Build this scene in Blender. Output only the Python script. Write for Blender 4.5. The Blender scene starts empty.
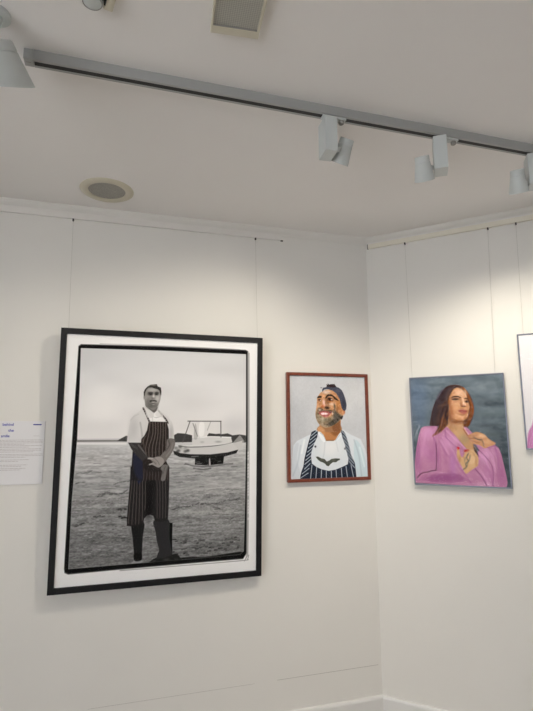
import bpy, bmesh, math, random, json
import numpy as np
from mathutils import Vector, Matrix

PI = math.pi
C = bpy.context.scene.collection
scene = bpy.context.scene

# ------------------------------------------------------------------ camera
cam_data = bpy.data.cameras.new('camera')
cam = bpy.data.objects.new('camera', cam_data); C.objects.link(cam)
CAM = Vector((-1.4404, -2.6789, 1.6))
PITCH, ROLL, YAW = 0.1486, -0.0069, 0.2887
fw = Vector((math.sin(YAW)*math.cos(PITCH), math.cos(YAW)*math.cos(PITCH), math.sin(PITCH)))
r0 = Vector((math.cos(YAW), -math.sin(YAW), 0)); u0 = r0.cross(fw)
rr = math.cos(ROLL)*r0 + math.sin(ROLL)*u0; uu = -math.sin(ROLL)*r0 + math.cos(ROLL)*u0
M = Matrix((rr, uu, -fw)).transposed().to_4x4(); M.translation = CAM
cam.matrix_world = M
cam_data.sensor_fit = 'VERTICAL'; cam_data.sensor_height = 36.0
cam_data.lens = 503.41/711*36.0
cam_data.clip_start = 0.02
scene.camera = cam

# ------------------------------------------------------------------ world, exposure
scene.view_settings.view_transform = 'Standard'
scene.view_settings.look = 'None'
scene.view_settings.gamma = 1.0
scene.view_settings.use_curve_mapping = False
scene.view_settings.exposure = 0.06
world = bpy.data.worlds.new('daylight'); scene.world = world; world.use_nodes = True
bg = world.node_tree.nodes['Background']
bg.inputs[0].default_value = (0.935, 0.965, 1.005, 1); bg.inputs[1].default_value = 4.2
LAMP_W = 25.0
LAMP_COL = (1.0, 0.915, 0.765)

# ------------------------------------------------------------------ helpers
def new_bm(): return bmesh.new()

def bx(bm, x0, x1, y0, y1, z0, z1):
    v = [bm.verts.new(p) for p in ((x0,y0,z0),(x1,y0,z0),(x1,y1,z0),(x0,y1,z0),(x0,y0,z1),(x1,y0,z1),(x1,y1,z1),(x0,y1,z1))]
    for f in ((0,3,2,1),(4,5,6,7),(0,1,5,4),(1,2,6,5),(2,3,7,6),(3,0,4,7)): bm.faces.new([v[i] for i in f])
    return bm

def lathe(bm, prof, n=40, close=False):
    """revolve (radius, z) points about the z axis"""
    rings = []
    for r, z in prof:
        if r < 1e-6: rings.append([bm.verts.new((0,0,z))])
        else: rings.append([bm.verts.new((r*math.cos(2*PI*i/n), r*math.sin(2*PI*i/n), z)) for i in range(n)])
    prs = list(zip(rings, rings[1:]))
    if close: prs.append((rings[-1], rings[0]))
    for a, b in prs:
        for i in range(n):
            j = (i+1) % n
            if len(a) == 1 and len(b) == 1: continue
            if len(a) == 1: bm.faces.new((a[0], b[j], b[i]))
            elif len(b) == 1: bm.faces.new((a[i], a[j], b[0]))
            else: bm.faces.new((a[i], a[j], b[j], b[i]))
    return bm

def tube(bm, a, b, r, n=10):
    a, b = Vector(a), Vector(b); d = (b-a).normalized()
    q = d.to_track_quat('Z', 'Y')
    ra = [bm.verts.new(a + q @ Vector((r*math.cos(2*PI*i/n), r*math.sin(2*PI*i/n), 0))) for i in range(n)]
    rb = [bm.verts.new(b + q @ Vector((r*math.cos(2*PI*i/n), r*math.sin(2*PI*i/n), 0))) for i in range(n)]
    for i in range(n): bm.faces.new((ra[i], ra[(i+1)%n], rb[(i+1)%n], rb[i]))
    bm.faces.new(ra[::-1]); bm.faces.new(rb)
    return bm

def prism(bm, poly, z0, z1):
    a = [bm.verts.new((x,y,z0)) for x, y in poly]; b = [bm.verts.new((x,y,z1)) for x, y in poly]
    n = len(poly)
    for i in range(n): bm.faces.new((a[i], a[(i+1)%n], b[(i+1)%n], b[i]))
    bm.faces.new(a[::-1]); bm.faces.new(b)
    return bm

def obj(name, bm, mat, parent=None, bevel=0, smooth=False):
    me = bpy.data.meshes.new(name)
    bmesh.ops.recalc_face_normals(bm, faces=bm.faces[:])
    bm.to_mesh(me); bm.free()
    me.materials.append(mat)
    if smooth:
        for p in me.polygons: p.use_smooth = True
    o = bpy.data.objects.new(name, me); C.objects.link(o)
    if parent: o.parent = parent
    if bevel:
        m = o.modifiers.new('bevel', 'BEVEL'); m.width = bevel; m.segments = 2; m.limit_method = 'ANGLE'; m.angle_limit = 0.9
    if smooth:
        m = o.modifiers.new('split', 'EDGE_SPLIT'); m.split_angle = 0.7
    return o

def empty(name, loc, rot=(0,0,0), label=None, cat=None, group=None):
    o = bpy.data.objects.new(name, None); C.objects.link(o)
    o.empty_display_size = 0.05
    o.location = loc; o.rotation_euler = rot
    if label: o['label'] = label
    if cat: o['category'] = cat
    if group: o['group'] = group
    return o

def tag(o, label, cat, group=None):
    o['label'] = label; o['category'] = cat
    if group: o['group'] = group
    return o

def struct(o): o['kind'] = 'structure'; return o

# ------------------------------------------------------------------ materials
def mat(name, col, rough=0.5, metal=0.0, noise=0.0, nscale=6.0, bump=0.0, bscale=300.0, emit=None, espec=0.5):
    m = bpy.data.materials.new(name); m.use_nodes = True
    nt = m.node_tree; b = nt.nodes['Principled BSDF']
    b.inputs['Roughness'].default_value = rough; b.inputs['Metallic'].default_value = metal
    b.inputs['Specular IOR Level'].default_value = espec
    b.inputs['Base Color'].default_value = (*col, 1)
    tc = nt.nodes.new('ShaderNodeTexCoord')
    if noise:
        n = nt.nodes.new('ShaderNodeTexNoise'); n.inputs['Scale'].default_value = nscale; n.inputs['Detail'].default_value = 5
        nt.links.new(tc.outputs['Object'], n.inputs['Vector'])
        r = nt.nodes.new('ShaderNodeValToRGB')
        r.color_ramp.elements[0].position = 0.3; r.color_ramp.elements[1].position = 0.7
        r.color_ramp.elements[0].color = (*[c*(1-noise) for c in col], 1); r.color_ramp.elements[1].color = (*[min(1, c*(1+noise)) for c in col], 1)
        nt.links.new(n.outputs['Fac'], r.inputs['Fac']); nt.links.new(r.outputs['Color'], b.inputs['Base Color'])
    if bump:
        n2 = nt.nodes.new('ShaderNodeTexNoise'); n2.inputs['Scale'].default_value = bscale; n2.inputs['Detail'].default_value = 3
        nt.links.new(tc.outputs['Object'], n2.inputs['Vector'])
        bp = nt.nodes.new('ShaderNodeBump'); bp.inputs['Strength'].default_value = bump; bp.inputs['Distance'].default_value = 0.002
        nt.links.new(n2.outputs['Fac'], bp.inputs['Height']); nt.links.new(bp.outputs['Normal'], b.inputs['Normal'])
    if emit:
        b.inputs['Emission Color'].default_value = (*emit[0], 1); b.inputs['Emission Strength'].default_value = emit[1]
    return m

M_WALL = mat('wall_paint', (0.80, 0.785, 0.755), 0.75, noise=0.012, nscale=2.2, bump=0.12, bscale=420, espec=0.25)
M_CEIL = mat('ceiling_paint', (0.88, 0.86, 0.845), 0.85, noise=0.012, nscale=1.6, bump=0.08, bscale=380, espec=0.15)
M_TRIM = mat('trim_paint', (0.80, 0.785, 0.755), 0.45, noise=0.01, espec=0.35)
M_SKIRT = mat('skirting_gloss_paint', (0.78, 0.775, 0.77), 0.35, noise=0.01)
M_RAILW = mat('rail_white_aluminium', (0.78, 0.76, 0.73), 0.4)
M_RAILC = mat('rail_cream_aluminium', (0.80, 0.76, 0.66), 0.4)
M_RAILEND = mat('rail_end_grey', (0.25, 0.24, 0.22), 0.5)
M_SEAM = mat('seam_grey', (0.42, 0.40, 0.38), 0.8)
M_FLOOR = bpy.data.materials.new('oak_floor')
M_BLACK = mat('black_stained_wood', (0.010, 0.010, 0.012), 0.5, espec=0.25, noise=0.25, nscale=30, bump=0.1, bscale=60)
M_CHROME = mat('polished_silver', (0.17, 0.18, 0.22), 0.35, metal=0.9)
M_LAMPW = mat('white_powder_coat', (0.60, 0.635, 0.63), 0.45, bump=0.05, bscale=700)
M_TRACKW = mat('track_white', (0.38, 0.385, 0.38), 0.4)
M_SLOT = mat('track_slot_black', (0.012, 0.012, 0.014), 0.6)
M_KNOB = mat('grey_knob', (0.30, 0.29, 0.27), 0.5)
M_LENS = mat('lamp_lens', (0.9, 0.88, 0.8), 0.2, emit=((1.0, 0.9, 0.72), 12.0))
M_CREAM = mat('cream_plastic', (0.62, 0.58, 0.47), 0.45)
M_GRILLE = mat('speaker_grille', (0.36, 0.35, 0.315), 0.6, noise=0.15, nscale=160, bump=0.5, bscale=500)
M_PAPER = mat('white_foamboard', (0.80, 0.795, 0.82), 0.6, bump=0.03)
M_INKBLUE = mat('blue_ink', (0.07, 0.08, 0.42), 0.6)
M_INKGREY = mat('grey_ink', (0.47, 0.43, 0.44), 0.6)
M_WIRE = mat('steel_wire', (0.5, 0.49, 0.45), 0.4, metal=0.2)
M_HOOK = mat('dark_hook', (0.06, 0.05, 0.05), 0.5)
M_BACKB = mat('backing_board', (0.25, 0.2, 0.14), 0.8)

def wood_red():
    m = mat('mahogany', (0.16, 0.035, 0.02), 0.35)
    nt = m.node_tree; b = nt.nodes['Principled BSDF']
    tc = nt.nodes.new('ShaderNodeTexCoord'); mp = nt.nodes.new('ShaderNodeMapping'); mp.inputs['Scale'].default_value = (14, 14, 14)
    n = nt.nodes.new('ShaderNodeTexNoise'); n.inputs['Scale'].default_value = 3; n.inputs['Detail'].default_value = 8; n.inputs['Distortion'].default_value = 1.5
    r = nt.nodes.new('ShaderNodeValToRGB'); r.color_ramp.elements[0].position = .3; r.color_ramp.elements[1].position = .75
    r.color_ramp.elements[0].color = (0.13, 0.026, 0.018, 1); r.color_ramp.elements[1].color = (0.24, 0.062, 0.03, 1)
    nt.links.new(tc.outputs['Object'], mp.inputs[0]); nt.links.new(mp.outputs[0], n.inputs['Vector'])
    nt.links.new(n.outputs['Fac'], r.inputs[0]); nt.links.new(r.outputs[0], b.inputs['Base Color'])
    return m
M_MAHOG = wood_red()

def floor_mat():
    m = M_FLOOR; m.use_nodes = True; nt = m.node_tree; b = nt.nodes['Principled BSDF']; b.inputs['Roughness'].default_value = 0.35
    tc = nt.nodes.new('ShaderNodeTexCoord'); br = nt.nodes.new('ShaderNodeTexBrick')
    br.inputs['Color1'].default_value = (0.46, 0.41, 0.35, 1); br.inputs['Color2'].default_value = (0.41, 0.365, 0.31, 1); br.inputs['Mortar'].default_value = (0.12, 0.08, 0.05, 1)
    br.inputs['Scale'].default_value = 1.0; br.inputs['Mortar Size'].default_value = 0.002; br.inputs['Brick Width'].default_value = 1.4; br.inputs['Row Height'].default_value = 0.13
    nt.links.new(tc.outputs['Object'], br.inputs['Vector']); nt.links.new(br.outputs['Color'], b.inputs['Base Color'])
floor_mat()

def diffuser_mat():
    """prismatic panel: fine diamond pattern in the object's own coordinates"""
    m = mat('prismatic_diffuser', (0.4, 0.4, 0.35), 0.4); nt = m.node_tree; b = nt.nodes['Principled BSDF']
    tc = nt.nodes.new('ShaderNodeTexCoord'); mp = nt.nodes.new('ShaderNodeMapping')
    mp.inputs['Rotation'].default_value = (0, 0, PI/4); mp.inputs['Scale'].default_value = (230, 230, 230)
    ch = nt.nodes.new('ShaderNodeTexChecker'); ch.inputs['Scale'].default_value = 1.0
    ch.inputs['Color1'].default_value = (0.46, 0.45, 0.40, 1); ch.inputs['Color2'].default_value = (0.33, 0.325, 0.29, 1)
    nt.links.new(tc.outputs['Object'], mp.inputs[0]); nt.links.new(mp.outputs[0], ch.inputs['Vector']); nt.links.new(ch.outputs[0], b.inputs['Base Color'])
    return m
M_DIFF = diffuser_mat()

def glass_mat():
    m = bpy.data.materials.new('picture_glass'); m.use_nodes = True; nt = m.node_tree; nt.nodes.clear()
    out = nt.nodes.new('ShaderNodeOutputMaterial'); mx = nt.nodes.new('ShaderNodeMixShader')
    tr = nt.nodes.new('ShaderNodeBsdfTransparent'); gl = nt.nodes.new('ShaderNodeBsdfGlossy'); gl.inputs['Roughness'].default_value = 0.02
    lw = nt.nodes.new('ShaderNodeLayerWeight'); lw.inputs['Blend'].default_value = 0.5
    pw = nt.nodes.new('ShaderNodeMath'); pw.operation = 'POWER'; pw.inputs[1].default_value = 5
    ma = nt.nodes.new('ShaderNodeMath'); ma.operation = 'MULTIPLY_ADD'; ma.inputs[1].default_value = 0.4; ma.inputs[2].default_value = 0.002
    nt.links.new(lw.outputs['Facing'], pw.inputs[0]); nt.links.new(pw.outputs[0], ma.inputs[0]); nt.links.new(ma.outputs[0], mx.inputs[0])
    nt.links.new(tr.outputs[0], mx.inputs[1]); nt.links.new(gl.outputs[0], mx.inputs[2]); nt.links.new(mx.outputs[0], out.inputs[0])
    return m
M_GLASS = glass_mat()

def print_mat(name):
    m = bpy.data.materials.new(name); m.use_nodes = True; nt = m.node_tree; b = nt.nodes['Principled BSDF']
    b.inputs['Roughness'].default_value = 0.8; b.inputs['Specular IOR Level'].default_value = 0.0
    at = nt.nodes.new('ShaderNodeAttribute'); at.attribute_name = 'ink'
    nt.links.new(at.outputs['Color'], b.inputs['Base Color'])
    return m

# ------------------------------------------------------------------ the room
ZC, ZB, H = 2.7287, 0.1796, 2.7640        # underside of cornice, top of skirting, ceiling
ANG = 0.7814
DB = Vector((math.cos(ANG), -math.sin(ANG), 0)); NB = Vector((-math.sin(ANG), -math.cos(ANG), 0))
LB = 3.4
def onB(s, off=0.0, z=0.0): return DB*s + NB*off + Vector((0,0,z))

eB = onB(LB)
room = [(-4.2, 0.1), (0.04, 0.1), (eB.x+0.1, eB.y), (eB.x+0.1, -6.1), (-4.2, -6.1)]
bm = new_bm(); prism(bm, room, -0.1, 0); struct(obj('floor', bm, M_FLOOR))
bm = new_bm(); prism(bm, room, H, H+0.1); struct(obj('ceiling', bm, M_CEIL))
bm = new_bm(); prism(bm, [(-4.2, 0), (0, 0), (0.04, 0.1), (-4.2, 0.1)], 0, H); struct(obj('wall_left', bm, M_WALL))
bm = new_bm(); e2 = onB(LB, -0.1); prism(bm, [(0, 0), (eB.x, eB.y), (e2.x, e2.y), (0.04, 0.1)], 0, H); struct(obj('wall_right', bm, M_WALL))
bm = new_bm(); SY0, SY1 = -5.9, -2.5       # window opening in the side wall, left of the camera
bx(bm, -4.3, -4.2, -6.1, SY0, 0, H); bx(bm, -4.3, -4.2, SY1, 0.1, 0, H); bx(bm, -4.3, -4.2, SY0, SY1, 0, 0.35); bx(bm, -4.3, -4.2, SY0, SY1, 2.5, H)
struct(obj('wall_side', bm, M_WALL))
bm = new_bm(); w = 0.05
bx(bm, -4.28, -4.22, SY0, SY1, 0.35, 0.40); bx(bm, -4.28, -4.22, SY0, SY1, 2.45, 2.5)
for k in range(4): y = SY0+(SY1-SY0-w)*k/3; bx(bm, -4.28, -4.22, y, y+w, 0.40, 2.45)
struct(obj('window_1', bm, M_SKIRT))
bm = new_bm(); bx(bm, eB.x, eB.x+0.1, -6.1, eB.y-0.02, 0, H); struct(obj('wall_far', bm, M_WALL))
bm = new_bm(); bx(bm, -4.2, eB.x+0.1, -6.2, -6.1, 0, H); struct(obj('wall_back', bm, M_WALL))

def sweep_A(name, prof, m, x0, x1, mit=True):
    """extrude an (off, z) profile along the left wall, mitred into the corner"""
    bm = new_bm(); k = math.tan((PI-(PI-ANG))/2)
    a = [bm.verts.new((x0, -o, z)) for o, z in prof]; b = [bm.verts.new((x1 - (o*k if mit else 0), -o, z)) for o, z in prof]
    n = len(prof)
    for i in range(n): bm.faces.new((a[i], a[(i+1)%n], b[(i+1)%n], b[i]))
    bm.faces.new(a); bm.faces.new(b[::-1])
    return obj(name, bm, m)
def sweep_B(name, prof, m, s0, s1, mit=True):
    bm = new_bm(); k = math.tan(ANG/2)
    a = [bm.verts.new(onB(s0 + (o*k if mit else 0), o, z)) for o, z in prof]; b = [bm.verts.new(onB(s1, o, z)) for o, z in prof]
    n = len(prof)
    for i in range(n): bm.faces.new((a[i], a[(i+1)%n], b[(i+1)%n], b[i]))
    bm.faces.new(a); bm.faces.new(b[::-1])
    return obj(name, bm, m)

CP = [(0, ZC), (0.006, ZC), (0.008, ZC+0.008), (0.014, ZC+0.012), (0.024, ZC+0.020), (0.030, ZC+0.028), (0.034, ZC+0.030), (0.034, H), (0, H)]
struct(sweep_A('trim_1', CP, M_TRIM, -4.2, 0)); struct(sweep_B('trim_2', CP, M_TRIM, 0, LB))
SP = [(0, 0), (0.017, 0), (0.017, ZB-0.012), (0.014, ZB-0.003), (0.011, ZB), (0, ZB)]
struct(sweep_A('baseboard_left', SP, M_SKIRT, -4.2, 0)); struct(sweep_B('baseboard_right', SP, M_SKIRT, 0, LB))
# faint filler line low on the walls
for i, (a, b, t) in enumerate(((-1.52, -0.72, .0009), (-0.60, -0.02, .0016))):
    bm = new_bm(); bx(bm, a, b, -0.0006, 0, 0.331, 0.331+t); struct(obj('trim_%d' % (3+i), bm, M_SEAM))

# ------------------------------------------------------------------ hanging rails
bm = new_bm(); bx(bm, -4.19, -0.556, -0.012, 0, 2.7005, 2.7275)
ra = empty('picture_rail', (-2.4, 0, 2.7), label='slim white picture rail under the left wall cornice, stopping short of the corner', cat='rail')
o = obj('rail_bar', bm, M_RAILW, ra); o.matrix_parent_inverse = Matrix.Translation((2.4, 0, -2.7))
bm = new_bm(); bx(bm, -0.556, -0.549, -0.013, 0, 2.700, 2.728)
bx(bm, -0.549, -0.545, -0.010, -0.002, 2.699, 2.706)
o = obj('end_cap', bm, M_RAILW, ra); o.matrix_parent_inverse = Matrix.Translation((2.4, 0, -2.7))
bm = new_bm(); bx(bm, -0.5565, -0.5425, -0.0135, -0.004, 2.6955, 2.7005)
o = obj('end_hook', bm, M_HOOK, ra); o.matrix_parent_inverse = Matrix.Translation((2.4, 0, -2.7)); o['label'] = 'small dark stop at the open end of the rail'

rb = empty('picture_rail', onB(1.6, 0, 2.7), (0,0,-ANG), label='cream picture hanging rail under the cornice of the right wall, starting at the corner', cat='rail')
bm = new_bm(); bx(bm, 0.018-1.6, LB-1.62, -0.014, 0, 0.0, 0.0275); obj('rail_bar', bm, M_RAILC, rb)
bm = new_bm(); bx(bm, 0.011-1.6, 0.018-1.6, -0.0145, 0, -0.0005, 0.028); o = obj('end_cap', bm, M_RAILEND, rb); o['label'] = 'grey end cap at the corner'

# ------------------------------------------------------------------ print painter (colours stored as a vertex attribute)
def smooth_poly(p, k=4):
    n = len(p); out = []
    for i in range(n):
        a, b, c, d = p[i-1], p[i], p[(i+1)%n], p[(i+2)%n]
        for j in range(k):
            t = j/k
            out.append(0.5*((2*b)+(-a+c)*t+(2*a-5*b+4*c-d)*t*t+(-a+3*b-3*c+d)*t**3))
    return np.array(out)
def smooth_line(p, k=4):
    if len(p) < 3: return np.array(p)
    q = [2*p[0]-p[1]] + list(p) + [2*p[-1]-p[-2]]; out = []
    for i in range(1, len(q)-2):
        a, b, c, d = q[i-1], q[i], q[i+1], q[i+2]
        for j in range(k):
            t = j/k
            out.append(0.5*((2*b)+(-a+c)*t+(2*a-5*b+4*c-d)*t*t+(-a+3*b-3*c+d)*t**3))
    out.append(p[-1]); return np.array(out)

def paint(ops, W, Hh, res):
    """W, Hh, res in mm; returns the grid of sRGB colours"""
    nx, ny = int(round(W/res))+1, int(round(Hh/res))+1
    X, Y = np.meshgrid(np.linspace(0, W, nx), np.linspace(0, Hh, ny))
    img = np.full((ny, nx, 3), 215.0)
    clip = np.ones((ny, nx)); stack = []; last = None; first = True
    rgb = lambda h: np.array(h, float)
    def box(x0, y0, x1, y1):
        i0 = max(0, int(x0/W*(nx-1))-1); i1 = min(nx, int(x1/W*(nx-1))+3); j0 = max(0, int(y0/Hh*(ny-1))-1); j1 = min(ny, int(y1/Hh*(ny-1))+3)
        return slice(j0, max(j0, j1)), slice(i0, max(i0, i1))
    def segdist(xs, ys, a, b):
        d = b-a; L2 = max(d@d, 1e-9); t = np.clip(((xs-a[0])*d[0]+(ys-a[1])*d[1])/L2, 0, 1)
        return np.hypot(xs-a[0]-t*d[0], ys-a[1]-t*d[1])
    def apply(sl, cov, col, al):
        k = (cov*clip[sl]*al)[..., None]
        img[sl] = img[sl]*(1-k)+col*k
    for o in ops:
        c = o[0]
        if c in ('P', 'PM'):
            pts = np.array(o[2], float).reshape(-1, 2)
            if o[5]: pts = smooth_poly(pts)
            bl = max(o[3], res*0.9)
            mn, mx = pts.min(0)-bl*2, pts.max(0)+bl*2
            sl = box(mn[0], mn[1], mx[0], mx[1]); xs, ys = X[sl], Y[sl]
            if not xs.size: continue
            inside = np.zeros(xs.shape, bool); dist = np.full(xs.shape, 1e9)
            for i in range(len(pts)):
                a, b = pts[i-1], pts[i]
                dist = np.minimum(dist, segdist(xs, ys, a, b))
                if a[1] != b[1]:
                    cr = ((a[1] > ys) != (b[1] > ys)) & (xs < (b[0]-a[0])*(ys-a[1])/(b[1]-a[1])+a[0]); inside ^= cr
            sd = np.where(inside, dist, -dist); cov = np.clip(sd/bl*0.5+0.5, 0, 1); cov = cov*cov*(3-2*cov)
            last = np.zeros((ny, nx)); last[sl] = cov
            apply(sl, cov, rgb(o[1]), o[4])
        elif c == 'L':
            pts = np.array(o[2], float).reshape(-1, 2)
            if o[5]: pts = smooth_line(list(pts))
            bl = max(o[3], res*0.7); w = o[6]/2
            mn, mx = pts.min(0)-bl*2-w, pts.max(0)+bl*2+w
            sl = box(mn[0], mn[1], mx[0], mx[1]); xs, ys = X[sl], Y[sl]
            if not xs.size: continue
            dist = np.full(xs.shape, 1e9)
            for i in range(len(pts)-1): dist = np.minimum(dist, segdist(xs, ys, pts[i], pts[i+1]))
            apply(sl, np.clip((w-dist)/bl*0.5+0.5, 0, 1), rgb(o[1]), o[4])
        elif c == 'B':
            (cx, cy), (rx, ry) = o[2], o[3]
            sl = box(cx-2*rx, cy-2*ry, cx+2*rx, cy+2*ry); xs, ys = X[sl], Y[sl]
            if not xs.size: continue
            q = ((xs-cx)/rx)**2+((ys-cy)/ry)**2
            apply(sl, np.clip(np.exp(-(q**1.3)*0.9)-0.01, 0, 1), rgb(o[1]), o[4])
        elif c == 'G':
            t = (Y-o[3])/(o[4]-o[3]); ok = np.ones_like(t) if first else ((t >= 0) & (t < 1)).astype(float)
            t = np.clip(t, 0, 1)[..., None]; k = (ok*clip*o[5])[..., None]
            img[:] = img*(1-k)+(rgb(o[1])*(1-t)+rgb(o[2])*t)*k
        elif c == 'N':
            rng = np.random.RandomState(o[5]); x0, y0, x1, y1 = o[4]; sl = box(x0, y0, x1, y1); xs, ys = X[sl], Y[sl]
            if not xs.size: continue
            u, v = (xs-xs.min())/o[2], (ys-ys.min())/o[3]
            g = rng.rand(int(v.max())+3, int(u.max())+3)
            iu, iv = u.astype(int), v.astype(int); fu, fv = u-iu, v-iv; fu = fu*fu*(3-2*fu); fv = fv*fv*(3-2*fv)
            n = (g[iv, iu]*(1-fu)+g[iv, iu+1]*fu)*(1-fv)+(g[iv+1, iu]*(1-fu)+g[iv+1, iu+1]*fu)*fv
            img[sl] += ((n-0.5)*2*o[1]*clip[sl])[..., None]
        elif c == 'M': clip = last.copy()
        elif c == 'C': stack.append(clip); clip = clip*last
        elif c == 'U': clip = stack.pop()
        first = False
    return np.clip(img, 0, 255), nx, ny

def make_print(src, W, Hh, res, name, parent, loc, gain):
    ops = [json.loads(l) for l in src.strip().split('\n')]
    img, nx, ny = paint(ops, W, Hh, res)
    s = img/255.0; lin = np.where(s <= 0.04045, s/12.92, ((s+0.055)/1.055)**2.4)*np.array(gain)
    xs = np.linspace(-W/2, W/2, nx)/1000; zs = (Hh-np.linspace(0, Hh, ny))/1000
    XX, ZZ = np.meshgrid(xs, zs)
    co = np.stack([XX.ravel(), np.zeros(nx*ny), ZZ.ravel()], 1)
    idx = np.arange(nx*ny).reshape(ny, nx)
    f = np.stack([idx[1:, :-1], idx[1:, 1:], idx[:-1, 1:], idx[:-1, :-1]], -1).reshape(-1, 4)
    me = bpy.data.meshes.new(name)
    me.vertices.add(len(co)); me.vertices.foreach_set('co', co.ravel())
    me.loops.add(f.size); me.loops.foreach_set('vertex_index', f.ravel().astype(np.int32))
    me.polygons.add(len(f)); me.polygons.foreach_set('loop_start', np.arange(0, f.size, 4, dtype=np.int32))
    me.update(calc_edges=True)
    at = me.color_attributes.new('ink', 'FLOAT_COLOR', 'POINT')
    rgba = np.ones((nx*ny, 4), np.float32); rgba[:, :3] = np.clip(lin.reshape(-1, 3), 0, 1)
    at.data.foreach_set('color', rgba.ravel())
    me.materials.append(print_mat(name + '_ink'))
    o = bpy.data.objects.new(name, me); C.objects.link(o); o.parent = parent; o.location = loc
    return o

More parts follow.
